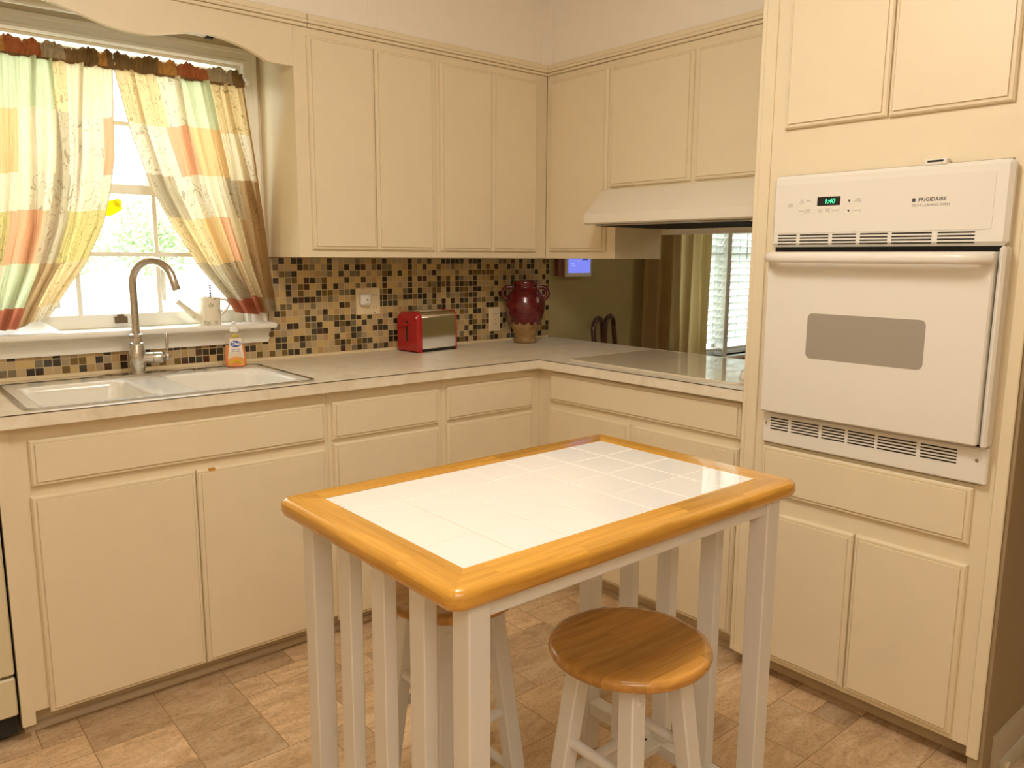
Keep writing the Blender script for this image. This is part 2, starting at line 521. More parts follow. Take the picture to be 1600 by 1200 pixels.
def wall_with_hole(x0, x1, hole, mat, name, y=(0, .13)):
    b = BM(); h = hole
    box(b, (x0, h[0]), y, (0, CEIL)); box(b, (h[1], x1), y, (0, CEIL))
    box(b, (h[0], h[1]), y, (0, h[2])); box(b, (h[0], h[1]), y, (h[3], CEIL))
    return struct(name, b, mat, smooth=0)
wall_with_hole(X0, 0.0, KW, M['wall'], 'wall_back')
wall_with_hole(0.0, X1, DW, M['olive'], 'wall_dining')
b = BM(); box(b, (X0 - .12, X0), (Y0, .13), (0, CEIL)); struct('wall_left', b, M['wall'], smooth=0)
b = BM(); box(b, (X1, X1 + .12), (Y0, .13), (0, CEIL)); struct('wall_far', b, M['olive'], smooth=0)
b = BM(); box(b, (X0 - .12, X1 + .12), (Y0 - .12, Y0), (0, CEIL)); struct('wall_front', b, M['wall'], smooth=0)
b = BM(); box(b, (X0 - .12, X1 + .12), (Y0 - .12, .13), (CEIL, CEIL + .1)); struct('ceiling', b, M['ceiling'], smooth=0)
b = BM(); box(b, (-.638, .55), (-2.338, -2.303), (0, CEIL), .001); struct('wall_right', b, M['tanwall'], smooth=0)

def make_floor():
    u = .1035; x_off, y_off = -3.9, -4.8; nx, ny = 72, 47
    rnd = random.Random(5)
    occ = [[False] * ny for _ in range(nx)]
    base = BM(); box(base, (X0, X1), (Y0, .0), (-.05, -.0004))
    t = BM(); cl = t.loops.layers.float_color.new('tint')
    sizes = [(2, 2)] * 9 + [(2, 3)] * 3 + [(3, 2)] * 3 + [(1, 2)] * 2 + [(2, 1)] * 4 + [(1, 1)] * 3
    for j in range(ny):
        for i in range(nx):
            if occ[i][j]: continue
            order = sizes[:]; rnd.shuffle(order)
            for w, h in order + [(1, 1)]:
                if i + w <= nx and j + h <= ny and not any(occ[a][c] for a in range(i, i + w) for c in range(j, j + h)): break
            for a in range(i, i + w):
                for c in range(j, j + h): occ[a][c] = True
            g = .0013
            xa, xb = x_off + i * u + g, min(X1, x_off + (i + w) * u) - g
            ya, yb = y_off + j * u + g, min(0, y_off + (j + h) * u) - g
            f = t.faces.new([t.verts.new((x, y, 0)) for x, y in ((xa, ya), (xb, ya), (xb, yb), (xa, yb))])
            c = (rnd.random(), rnd.random(), rnd.random(), 1)
            for lp in f.loops: lp[cl] = c
    return struct('floor', [(base, M['floor_grout']), (t, M['floor'])], smooth=0, keep=True)
make_floor()

# soffit above the wall cabinets (front flush with their frames), from the moulding up
FU = -.295
b = BM(); box(b, (-3.2, 0.02), (FU, 0), (2.10, CEIL)); box(b, (FU, .02), (-1.60, FU), (2.10, CEIL))
struct('wall_soffit', b, M['soffit'], smooth=0)
# mouldings: stepped picture rail along the soffit foot
def rail(name, fn, a0, a1):
    b = BM()
    for z0, z1, d in ((2.098, 2.109, .010), (2.110, 2.121, .017), (2.122, 2.142, .012)):
        fbox(b, fn, (a0, a1), (0, d), (z0, z1), .002)
    return struct(name, b, M['cabinet'])
bk, sd = back_run(FU), side_run(FU)
rail('trim_1', bk, -3.2, -1.431); rail('trim_2', bk, -1.429, FU - .001); rail('trim_3', sd, FU - .001, -1.60)
for i, (fn, a0, a1) in enumerate(((bk, -1.186, -1.152), (bk, -.330, -.296), (sd, -.296, -.330))):
    b = BM(); fbox(b, fn, (a0, a1), (0, .006), (2.143, CEIL), .0015); struct('trim_%d' % (4 + i), b, M['soffit'])

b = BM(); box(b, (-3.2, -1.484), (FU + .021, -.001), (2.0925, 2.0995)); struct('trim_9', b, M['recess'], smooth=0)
# header over the pass-through
b = BM(); box(b, (0.0, .03), (-1.60, -.70), (1.418, 2.10), .002); struct('trim_7', b, M['soffit'])

# baseboard and shoe moulding on the return wall
b = BM()
prism(b, [(0, .0), (.013, 0), (.013, .07), (.010, .082), (.006, .09), (.004, .10), (0, .10)], lambda a, z, d: (d, -2.338 - a, z), -.575, .55)
struct('baseboard_right', b, M['base_trim'])
b = BM()
q = [(0, 0)] + [(.020 * math.cos(t * PI / 12), .024 * math.sin(t * PI / 12)) for t in range(7)]
prism(b, q, lambda a, z, d: (d, -2.351 - a, z), -.555, .55)
struct('trim_8', b, M['base_trim'])

# ------------------------------------------------------------------ kitchen window
def make_kitchen_window():
    w = thing('window_1', None, None, (-2.0, 0, 1.06), kind='structure')
    x0, x1, z0, z1 = KW
    # casing, mitred picture-frame profile on three sides
    prof = [(0, 0), (0, .012), (.006, .018), (.016, .018), (.020, .014), (.040, .012), (.044, .016), (.056, .016), (.060, .010), (.060, 0)]
    b = BM(); rows = []
    for i, d in prof:
        rows.append([b.verts.new(p) for p in ((x1 - .003 + i, -d, z0), (x1 - .003 + i, -d, z1 + .003 + i), (x0 + .003 - i, -d, z1 + .003 + i), (x0 + .003 - i, -d, z0))])
    for r, s in zip(rows, rows[1:]):
        for k in range(3): b.faces.new((r[k], r[k + 1], s[k + 1], s[k]))
    obj('casing', b, M['trim'], w)
    b = BM()
    box(b, (x0 - .09, x1 + .066), (-.084, .06), (1.046, 1.068), .008, 3); obj('sill', b, M['trim'], w)
    b = BM()
    prism(b, [(-2.56, 1.046), (-2.56, .990), (-1.500, .990), (-1.492, 1.005), (-1.496, 1.018), (-1.489, 1.030), (-1.489, 1.046)], lambda a, z, d: (a, -d, z), .006, .022)
    box(b, (-2.56, -1.489), (-.030, -.006), (1.030, 1.046), .003)
    obj('apron', b, M['trim'], w)
    b = BM()   # jambs and head lining the opening
    box(b, (x0, x0 + .018), (.0, .13), (z0, z1)); box(b, (x1 - .018, x1), (.0, .13), (z0, z1)); box(b, (x0 + .018, x1 - .018), (.001, .13), (z1 - .008, z1))
    obj('jamb', b, M['trim'], w)
    xa, xb = x0 + .018, x1 - .018
    def sash(y, za, zb, lo, hi):
        s = BM(); st = .042
        box(s, (xa, xa + st), (y, y + .032), (za, zb), .003); box(s, (xb - st, xb), (y, y + .032), (za, zb), .003)
        box(s, (xa + st - .002, xb - st + .002), (y + .001, y + .031), (za, za + lo), .003); box(s, (xa + st - .002, xb - st + .002), (y + .001, y + .031), (zb - hi, zb), .003)
        o = obj('sash', s, M['trim'], w)
        g = BM(); box(g, (xa + st - .004, xb - st + .004), (y + .014, y + .018), (za + lo - .004, zb - hi + .004)); obj('pane', g, M['glass'], o)
        m = BM()
        for k in (1, 2):
            xm = xa + st + (xb - xa - 2 * st) * k / 3
            box(m, (xm - .008, xm + .008), (y + .006, y + .013), (za + lo, zb - hi), .002)
        zm = (za + lo + zb - hi) / 2
        box(m, (xa + st, xb - st), (y + .0065, y + .0125), (zm - .008, zm + .008), .002)
        obj('muntin', m, M['trim'], o)
        return o
    sash(.072, 1.530, z1 - .008, .030, .016)
    lower = sash(.034, 1.068, 1.560, .048, .034)
    b = BM()
    box(b, (-2.028, -1.986), (.028, .034), (1.083, 1.106), .002); box(b, (-2.018, -1.996), (.027, .034), (1.104, 1.114), .002)
    lf = obj('sash_lift', b, M['brown_plastic'], lower); lf['label'] = 'brown metal sash lift'
make_kitchen_window()

# suncatchers stuck on the lower pane
def suncatchers():
    y = .046
    b = BM()
    fn = lambda a, z, d: (-2.010 + a, y - d, 1.478 + z)
    prism(b, [(.030 * math.cos(t) * (1 + .18 * math.cos(3 * t)), .026 * math.sin(t) * (1 + .2 * math.sin(2 * t))) for t in [k * PI / 14 for k in range(28)]], fn, 0, .004)
    prism(b, [(.022 + .014 * math.cos(t), .018 + .014 * math.sin(t)) for t in [k * PI / 8 for k in range(16)]], fn, .0002, .0042)
    tag(obj('suncatcher', b, M['sun_yellow']), 'yellow rounded suncatcher stuck on the window pane', 'suncatcher')
    b = BM()
    fn = lambda a, z, d: (-2.003 + a, y - d, 1.415 + z)
    prism(b, [((.028 if k % 2 == 0 else .014) * math.cos(k * PI / 10), (.028 if k % 2 == 0 else .014) * math.sin(k * PI / 10)) for k in range(20)], fn, 0, .003)
    tag(obj('suncatcher', [(b, M['sun_white'])]), 'white daisy suncatcher stuck on the window pane', 'suncatcher')
suncatchers()

# ------------------------------------------------------------------ mosaic backsplash
b = BM(); box(b, (-1.486, -.004), (-.007, 0), (.926, 1.312)); box(b, (-3.2, -1.486), (-.007, 0), (.926, .990))
c = BM(); box(c, (-3.2, -.004), (-.010, 0), (.914, .926), .002)
tag(obj('backsplash', [(b, M['mosaic']), (c, M['plate'])], smooth=0), 'brown and beige mosaic tile backsplash between worktop and wall cabinets', 'backsplash')

# ================================================================== CABINETS
FB = -.594      # base face-frame plane (both runs)
TK = -.534
def shell(bm, x, y, z, t=.018, front=None):
    """open-topped carcass: sides, back, bottom"""
    box(bm, (x[0], x[0] + t), y, z); box(bm, (x[1] - t, x[1]), y, z)
    box(bm, (x[0] + t, x[1] - t), (y[1] - t, y[1]) , z); box(bm, (x[0] + t, x[1] - t), (y[0], y[0] + t), z); box(bm, (x[0] + t, x[1] - t), (y[0] + t, y[1] - t), (z[0], z[0] + t))

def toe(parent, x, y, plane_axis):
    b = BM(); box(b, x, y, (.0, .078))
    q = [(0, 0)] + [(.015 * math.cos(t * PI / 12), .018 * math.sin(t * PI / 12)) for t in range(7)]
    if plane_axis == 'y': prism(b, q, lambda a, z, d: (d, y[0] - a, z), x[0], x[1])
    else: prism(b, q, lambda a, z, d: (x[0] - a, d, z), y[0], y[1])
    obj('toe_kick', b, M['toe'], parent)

fb = back_run(FB); fs = side_run(FB)
ZB, ZT = .079, .876
def base_cabinet(label, x, y, doors, drawers, fn, toe_xy, axis, extra=None):
    o = thing('base_cabinet', label, 'cabinet', ((x[0] + x[1]) / 2, (y[0] + y[1]) / 2, 0))
    b = BM(); shell(b, x, y, (ZB, ZT))
    if extra: extra(b)
    obj('carcass', b, M['cabinet'], o)
    for d in doors: obj('door', slab(BM(), fn, *d), M['cabinet'], o)
    for d in drawers: obj('drawer', slab(BM(), fn, *d), M['cabinet'], o)
    toe(o, *toe_xy, axis)
    return o

# sink base
def sink_extra(b):
    box(b, (-2.484, -2.452), (FB - .006, FB + .02), (.045, ZT))
sb = base_cabinet('cream double-door sink base cabinet under the window', (-2.475, -1.5495), (FB, -.012), [(-2.416, -1.9895, .066, .684), (-1.9865, -1.563, .066, .683)],
             [], fb, ((-2.475, -1.5495), (TK, TK + .02)), 'y', sink_extra)
obj('false_front', slab(BM(), fb, -2.410, -1.563, .711, .837), M['cabinet'], sb)
b = BM(); box(b, (-1.951, -1.932), (FB - .0165, FB - .008), (.676, .6842)); 
ch = obj('bare_chip', b, M['wood_x'], sb); ch['label'] = 'chipped bare wood on the door edge'
base_cabinet('cream base cabinet with one drawer beside the sink base', (-1.5485, -1.0865), (FB, -.012), [(-1.533, -1.104, .066, .695)], [(-1.535, -1.105, .710, .838)],
             fb, ((-1.5485, -1.0865), (TK, TK + .02)), 'y')
base_cabinet('cream base cabinet with one drawer in the inner corner of the worktop', (-1.0855, FB), (FB, -.012), [(-1.067, -.642, .066, .700)], [(-1.066, -.641, .715, .843)],
             fb, ((-1.0855, TK), (TK, TK + .02)), 'y')
cb = base_cabinet('cream double-door base cabinet under the cooktop', (FB, .01), (-1.584, FB - .001), [(-.663, -1.094, .085, .720), (-1.122, -1.556, .085, .718)], [],
             fs, ((TK, TK + .02), (-1.584, TK)), 'x')
obj('false_front', slab(BM(), fs, -.672, -1.561, .748, .866), M['cabinet'], cb)

# wall cabinets
def wall_cabinet(label, x, y, z, doors, fn, group=None):
    o = thing('wall_cabinet', label, 'cabinet', ((x[0] + x[1]) / 2, (y[0] + y[1]) / 2, z[0]))
    b = BM(); box(b, x, y, z, .0012); obj('carcass', b, M['cabinet'], o)
    for d in doors: obj('door', slab(BM(), fn, *d), M['cabinet'], o)
    return o
wall_cabinet('cream double-door wall cabinet beside the window, over the toaster outlet', (-1.482, -.8905), (FU, 0), (1.314, 2.098),
             [(-1.434, -1.1715, 1.342, 2.071), (-1.1685, -.908, 1.342, 2.069)], bk)
wall_cabinet('cream double-door wall cabinet in the corner, above the red toaster and vase', (-.8895, FU), (FU, 0), (1.314, 2.098),
             [(-.876, -.6125, 1.342, 2.067), (-.6105, -.361, 1.342, 2.066)], bk)
wall_cabinet('narrow cream single-door wall cabinet between the corner and the range hood', (FU, 0.0), (-.7165, FU - .001), (1.314, 2.098),
             [(-.330, -.669, 1.345, 2.070)], sd)
wall_cabinet('short cream double-door wall cabinet over the range hood', (FU, 0.0), (-1.584, -.7175), (1.588, 2.098),
             [(-.690, -1.089, 1.602, 2.064), (-1.112, -1.55, 1.602, 2.064)], sd)

# scalloped valance board over the window
def make_valance():
    pts = [(-2.222, 2.029), (-2.167, 2.018), (-2.121, 2.005), (-2.075, 1.992), (-2.020, 1.985), (-1.970, 1.983), (-1.935, 1.986), (-1.881, 1.999), (-1.826, 2.012), (-1.790, 2.016), (-1.744, 2.016), (-1.679, 2.004),
           (-1.626, 1.988), (-1.579, 1.968), (-1.544, 1.964), (-1.4825, 1.964)]
    # mirror about x = -2.34
    left = [(-4.68 - x, z) for x, z in pts[::-1]]
    mid = [(-2.28, 2.035), (-2.34, 2.037), (-2.40, 2.035)]
    curve = left + mid[::-1] + pts
    def smooth(c):
        out = []
        for i in range(len(c) - 1):
            p0, p1, p2, p3 = c[max(0, i - 1)], c[i], c[i + 1], c[min(len(c) - 1, i + 2)]
            for k in range(4):
                t = k / 4
                out.append(tuple(.5 * (2 * p1[j] + (p2[j] - p0[j]) * t + (2 * p0[j] - 5 * p1[j] + 4 * p2[j] - p3[j]) * t * t + (3 * p1[j] - p0[j] - 3 * p2[j] + p3[j]) * t ** 3) for j in (0, 1)))
        return out + [c[-1]]
    c = smooth(curve)
    poly = c + [(c[-1][0], 2.098), (c[0][0], 2.098)]
    b = BM(); prism(b, poly, lambda a, z, d: (a, FU + d, z), 0, .019)
    tag(obj('valance_board', b, M['cabinet'], smooth=25), 'cream scalloped wooden valance board over the sink window', 'valance')
make_valance()

# fluorescent strip light behind the valance
o = thing('strip_light', 'slim fluorescent tube light hidden behind the scalloped valance', 'light', (-2.1, -.17, 2.092))
b = BM(); box(b, (-2.62, -1.66), (-.19, -.12), (2.066, 2.0922), .004); obj('housing', b, M['plate_white'], o)
b = BM(); tube(b, [(-2.56, -.175, 2.046), (-1.735, -.175, 2.050)], .0125, 16); obj('tube', b, M['plate_white'], o)
b = BM(); tube(b, [(-1.735, -.175, 2.046), (-1.712, -.175, 2.046)], .0135, 16); box(b, (-1.73, -1.715), (-.185, -.165), (2.048, 2.068)); e = obj('end_cap', b, M['black'], o)

# tall oven cabinet
FT = -.640
ft = side_run(FT)
def make_tall():
    y = (-2.302, -1.586)
    o = thing('oven_cabinet', 'tall cream cabinet built around the wall oven', 'cabinet', (-.3, -1.956, 0))
    b = BM()
    box(b, (FT, .02), y, (.079, .768)); box(b, (FT, .02), y, (1.553, CEIL - .002))
    box(b, (FT, .02), (-1.668, y[1]), (.768, 1.553)); box(b, (FT, .02), (y[0], -2.270), (.768, 1.553)); box(b, (-.02, .02), (-2.27, -1.668), (.768, 1.553))
    # proud edge stiles
    box(b, (FT - .006, FT), (-1.636, -1.600), (.06, CEIL - .002), .002); box(b, (FT - .006, FT), (-2.329, -2.300), (.055, CEIL - .002), .002)
    box(b, (FT - .002, FT + .02), (-1.600, -1.584), (.06, CEIL - .002), .002)
    obj('carcass', b, M['cabinet'], o)
    obj('door', slab(BM(), ft, -1.679, -1.9685, 1.681, 2.36), M['cabinet'], o); obj('door', slab(BM(), ft, -1.9725, -2.259, 1.679, 2.36), M['cabinet'], o)
    obj('drawer', slab(BM(), ft, -1.671, -2.257, .614, .760), M['cabinet'], o)
    obj('door', slab(BM(), ft, -1.68, -1.967, .096, .558), M['cabinet'], o); obj('door', slab(BM(), ft, -1.972, -2.261, .096, .560), M['cabinet'], o)
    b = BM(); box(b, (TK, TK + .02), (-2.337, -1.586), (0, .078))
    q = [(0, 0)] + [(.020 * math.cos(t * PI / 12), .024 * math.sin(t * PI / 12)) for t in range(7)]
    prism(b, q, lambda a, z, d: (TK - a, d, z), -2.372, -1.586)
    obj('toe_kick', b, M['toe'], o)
make_tall()

# ------------------------------------------------------------------ worktop
def make_counter():
    b = BM(); z = (.878, .914)
    hx, hy = (-2.400, -1.590), (-.585, -.105)      # sink cut-out
    box(b, (-3.2, hx[0]), (-.635, -.002), z); box(b, (hx[1], -.635), (-.635, -.002), z)
    box(b, hx, (-.635, hy[0]), z); box(b, hx, (hy[1], -.002), z)
    box(b, (-.635, .03), (-1.583, -.002), z)
    c = BM()
    box(c, (-3.2, -.6345), (-.6357, -.6335), (.9118, .9143)); box(c, (-.6357, -.6335), (-1.583, -.6345), (.9118, .9143))
    tag(obj('worktop', [(b, M['counter']), (c, M['seam'])], smooth=0), 'L-shaped mottled beige laminate worktop along both cabinet runs', 'worktop')
make_counter()

# ------------------------------------------------------------------ dishwasher sliver beside the sink base
o = thing('dishwasher', 'yellowed cream dishwasher at the end of the cabinets', 'dishwasher', (-2.79, -.3, 0))
b = BM(); box(b, (-3.09, -2.492), (-.57, -.02), (.02, .872)); obj('body', b, M['dark'], o)
b = BM(); box(b, (-3.09, -2.490), (-.600, -.571), (.692, .868), .004); obj('control_panel', b, M['dishwasher'], o)
b = BM(); box(b, (-3.09, -2.490), (-.598, -.571), (.203, .684), .004); obj('door', b, M['dishwasher'], o)
b = BM(); box(b, (-3.09, -2.490), (-.596, -.571), (.084, .194), .004); obj('lower_panel', b, M['dishwasher'], o)

# ------------------------------------------------------------------ sink
def make_sink():
    o = thing('sink', 'white double-bowl drop-in sink with steel rim', 'sink', (-2.0, -.34, .914))
    ox, oy = (-2.412, -1.578), (-.597, -.088)
    def ring(bm, out, inn, fz_out, fz_in):
        A = [bm.verts.new((x, y, fz_out)) for x, y in out]; B = [bm.verts.new((x, y, fz_in)) for x, y in inn]
        n = len(A)
        for k in range(n): bm.faces.new((A[k], A[(k + 1) % n], B[(k + 1) % n], B[k]))
        return B
    b = BM()
    o1 = rrect(*ox, *oy, .035); o2 = rrect(ox[0] + .012, ox[1] - .012, oy[0] + .012, oy[1] - .012, .025)
    A = [b.verts.new((x, y, .9145)) for x, y in o1]; B = [b.verts.new((x, y, .919)) for x, y in o1]; Cc = [b.verts.new((x, y, .919)) for x, y in o2]
    n = len(A)
    for k in range(n):
        b.faces.new((A[k], A[(k + 1) % n], B[(k + 1) % n], B[k])); b.faces.new((B[k], B[(k + 1) % n], Cc[(k + 1) % n], Cc[k]))
    r = obj('rim', b, M['rim'], o); r['label'] = 'steel mounting rim'
    b = BM()
    zt = .9175
    bowls = ((-2.372, -2.062), (-1.958, -1.618)); by = (-.562, -.190)
    # deck: strips around bowls
    xs = [o2 and ox[0] + .012, bowls[0][0], bowls[0][1], bowls[1][0], bowls[1][1], ox[1] - .012]; ys = [oy[0] + .012, by[0], by[1], oy[1] - .012]
    grid = {}
    def V(x, y, z):
        k = (round(x, 4), round(y, 4), round(z, 4))
        if k not in grid: grid[k] = b.verts.new((x, y, z))
        return grid[k]
    for i in range(5):
        for j in range(3):
            if j == 1 and i in (1, 3): continue
            b.faces.new([V(x, y, zt) for x, y in ((xs[i], ys[j]), (xs[i + 1], ys[j]), (xs[i + 1], ys[j + 1]), (xs[i], ys[j + 1]))])
    deck = obj('deck', b, M['porcelain'], o, smooth=30)
    for bx in bowls:
        b = BM(); prev = None
        first = [(x, y) for x, y in rrect(bx[0], bx[1], by[0], by[1], .012, 5)]
        prof = [(0, zt, .012), (.004, zt - .001, .03), (.010, zt - .007, .04), (.014, zt - .02, .045), (.030, zt - .15, .05), (.045, zt - .172, .05), (.075, zt - .178, .05)]
        for ins, z, rad in prof:
            ringv = [b.verts.new((x, y, z)) for x, y in rrect(bx[0] + ins, bx[1] - ins, by[0] + ins, by[1] - ins, rad, 5)]
            if prev:
                for k in range(len(ringv)): b.faces.new((prev[k], prev[(k + 1) % len(ringv)], ringv[(k + 1) % len(ringv)], ringv[k]))
            prev = ringv
        b.faces.new(prev)
        bo = obj('bowl', b, M['porcelain'], o, smooth=60)
        d = BM(); lathe(d, [(.042, zt - .1775), (.042, zt - .174), (.030, zt - .174), (.026, zt - .176)], ((bx[0] + bx[1]) / 2, (by[0] + by[1]) / 2, 0)); obj('drain', d, M['rim'], bo)
make_sink()
b = BM(); lathe(b, [(.023, 0), (.023, .003), (.019, .0045), (.008, .005)], (-1.803, -.140, .9176), 24)
tag(obj('sink_hole_cover', b, M['nickel']), 'small round metal cover on the sink deck beside the faucet', 'cover')

# ------------------------------------------------------------------ faucet
def make_faucet():
    c = Vector((-2.004, -.128, .9176))
    o = thing('faucet', 'brushed nickel gooseneck faucet with side lever on the sink deck', 'faucet', c)
    b = BM(); prism(b, rrect(-2.130, -1.876, c.y - .030, c.y + .030, .0295, 8), lambda x, y, d: (x, y, d), c.z, c.z + .007)
    bmesh.ops.bevel(b, geom=[e for e in b.edges if all(abs(v.co.z - c.z - .007) < 1e-5 for v in e.verts)], offset=.003, segments=2, affect='EDGES')
    p = obj('deck_plate', b, M['nickel'], o)
    b = BM(); lathe(b, [(.025, .007), (.025, .012), (.022, .016), (.0225, .022), (.027, .040), (.0285, .060), (.026, .080), (.0215, .098), (.0205, .102), (.0225, .105), (.0225, .109), (.0185, .112), (.0185, .128), (.0215, .132), (.0215, .138), (.017, .141)], c, 32)
    obj('body', b, M['nickel'], o)
    d = Vector((.60, -.80, 0)); pts = []; rs = []
    z0 = .138; R_ = .078; zc = .305 - .0
    for k in range(5): pts.append(c + Vector((0, 0, z0 + (zc - z0) * k / 4)))
    for k in range(1, 19):
        t = PI * k / 18 * (165 / 180)
        pts.append(c + d * (R_ - R_ * math.cos(t)) + Vector((0, 0, zc + R_ * math.sin(t))))
    tdir = (pts[-1] - pts[-2]).normalized(); pts.append(pts[-1] + tdir * .035); pts.append(pts[-1] + tdir * .004)
    rs = [.0135] * (len(pts) - 1) + [.0115]
    b = BM(); tube(b, pts, rs, 20); obj('spout', b, M['nickel'], o)
    hx = Vector((.93, -.36, 0)).normalized()
    b = BM(); tube(b, [c + Vector((0, 0, .058)) + hx * t for t in (.015, .045, .050, .052, .054, .074, .080, .082)], [.019, .0195, .0195, .0175, .0195, .0195, .016, .010], 24); obj('valve', b, M['nickel'], o)
    e = c + Vector((0, 0, .060)) + hx * .094
    b = BM(); tube(b, [c + Vector((0, 0, .060)) + hx * .080, e], .005, 12); tube(b, [e + Vector((0, 0, z)) for z in (-.012, -.010, 0, .010, .013)], [.003, .009, .0105, .008, .005], 16)
    tube(b, [e + Vector((0, 0, .010)), e + Vector((0, 0, .030)), e + Vector((0, 0, .078)), e + Vector((0, 0, .081))], [.0045, .0045, .0070, .0055], 14); obj('lever', b, M['nickel'], o)
make_faucet()

# ------------------------------------------------------------------ soap bottle
def make_soap():
    c = Vector((-1.672, -.132, .9178)); rz = math.radians(-14)
    o = thing('soap_dispenser', 'orange hand soap pump bottle standing on the sink deck', 'soap', c, rz)
    def loc(bm): bm.transform(Matrix.Translation(c) @ Matrix.Rotation(rz, 4, 'Z')); return bm
    prof = [(.030, 0), (.0375, .004), (.039, .012), (.0385, .035), (.036, .065), (.0335, .090), (.033, .112), (.030, .120), (.020, .125), (.012, .127), (.012, .130)]
    b = BM(); lathe(b, prof, (0, 0, 0), 32, 1, .62); obj('bottle', loc(b), M['clear'], o)
    b = BM(); lathe(b, [(r - .0018, z + .0015) for r, z in prof[:5]] + [(.0325, .079)], (0, 0, 0), 32, 1, .60); obj('liquid', loc(b), M['soap'], o)
    b = BM(); lathe(b, [(.0145, .128), (.0155, .129), (.0155, .142), (.013, .145), (.006, .146), (.006, .153), (.009, .155), (.0095, .163), (.006, .166)], (0, 0, 0), 20)
    tube(b, [(0, 0, .160), (-.006, -.016, .160), (-.010, -.026, .157)], .004, 10); obj('pump', loc(b), M['plate_white'], o)
    b = BM(); tube(b, [(0, 0, .02), (0, 0, .128)], .003, 8); obj('dip_tube', loc(b), M['plate_white'], o)
    b = BM(); box(b, (-.012, .012), (-.019, -.008), (.108, .121), .004); obj('neck_tag', loc(b), M['sun_yellow'], o)
    def wrap(x, z, d=0):     # onto the bottle's front
        a = max(-.99, min(.99, x / .0385)); rr = .0385 if z < .04 else .0385 - (z - .04) * .09
        return (x, -math.sqrt(max(0, 1 - a * a)) * rr * .62 - .0006 - d, z)
    def face(poly, d, m, name, parent=None):
        b = BM(); vs = [b.verts.new(wrap(x, z, d)) for x, z in poly]; cx = sum(p[0] for p in poly) / len(poly); cz = sum(p[1] for p in poly) / len(poly)
        ctr = b.verts.new(wrap(cx, cz, d))
        for k in range(len(vs)): b.faces.new((vs[k], vs[(k + 1) % len(vs)], ctr))
        return b
    lab = [(-.026, .008), (.026, .008), (.028, .03), (.0245, .06), (.021, .085), (.019, .106), (-.019, .106), (-.021, .085), (-.0245, .06), (-.028, .03)]
    ell = [(.018 * math.cos(k * PI / 12), .086 + .0115 * math.sin(k * PI / 12)) for k in range(24)]
    rim_ = [(.0195 * math.cos(k * PI / 12), .086 + .0130 * math.sin(k * PI / 12)) for k in range(24)]
    sl = [(-.026, .008), (.026, .008), (.028, .032), (0, .042), (-.028, .032)]
    sl2 = [(-.024, .020), (0, .029), (.024, .020), (.022, .014), (0, .021), (-.022, .014)]
    blue = plastic('blue print', (.01, .06, .42), .3); orange = plastic('orange print', (.90, .38, .05), .3); pale = plastic('pale label', (.88, .80, .72), .35)
    t = text_bm('Dial', .017, lambda a, z, d: wrap(a, z + .086, d + .0012), True, .0001, .0006)
    t2 = text_bm('antibacterial', .0058, lambda a, z, d: wrap(a, z + .066, d + .0008), True, .0001)
    t3 = text_bm('hand soap', .0058, lambda a, z, d: wrap(a, z + .059, d + .0008), True, .0001)
    o2 = [(loc(face(lab, 0, None, '')), pale), (loc(face(rim_, .0004, None, '')), M['plate_white']), (loc(face(ell, .0008, None, '')), blue), (loc(face(sl, .0004, None, '')), orange), (loc(face(sl2, .0008, None, '')), M['sun_yellow']),
          (loc(t), M['plate_white']), (loc(t2), blue), (loc(t3), blue)]
    l = obj('paper_label', o2, None, o, smooth=0); l['label'] = 'white and orange label with a blue oval logo'
make_soap()

# ------------------------------------------------------------------ watering can on the sill
def make_can():
    c = Vector((-1.722, -.038, 1.0683))
    o = thing('watering_can', 'small cream ceramic watering can with brown sprigs on the window sill', 'watering can', c)
    b = BM(); lathe(b, [(.034, 0), (.0365, .003), (.0375, .03), (.0375, .095), (.039, .097), (.0385, .100), (.0345, .100), (.034, .095), (.034, .012), (.001, .010)], c, 36, 1, 1, True, True); obj('body', b, M['can'], o)
    b = BM(); d = Vector((-1, -.05, 0)).normalized()
    tube(b, [c + d * .030 + Vector((0, 0, .018)), c + d * .055 + Vector((0, 0, .034)), c + d * .105 + Vector((0, 0, .080)), c + d * .113 + Vector((0, 0, .087)), c + d * .117 + Vector((0, 0, .091))], [.016, .014, .0085, .010, .0125], 18); obj('spout', b, M['can'], o)
    b = BM(); pts = []
    for k in range(13):
        t = math.radians(105 - 200 * k / 12)
        pts.append(c + Vector((.034 + .022 + .022 * math.cos(t) - .010, 0, .062 + .034 * math.sin(t))))
    pts = [c + Vector((.034, 0, .088))] + [c + Vector((.036 + .036 * math.sin(PI * k / 12) ** .8, .0, .092 - .058 * (k / 12) ** 1.3 + .006 * math.sin(PI * k / 12))) for k in range(1, 12)] + [c + Vector((.034, 0, .030))]
    tube(b, pts, .0042, 10); obj('handle', b, M['can'], o)
    b = BM(); e = c + Vector((.006, .008, .02))
    tube(b, [e, e + Vector((.002, .002, .105))], .0018, 8)
    for k in range(5):
        lathe(b, [(.0008, -.004), (.0045, -.001), (.0045, .002), (.0008, .004)], e + Vector((.002, .002, .084 + k * .0095)), 10)
    tag(obj('beaded_stick', b, M['chair_wood']), 'dark beaded stick standing in the watering can', 'stick')
make_can()

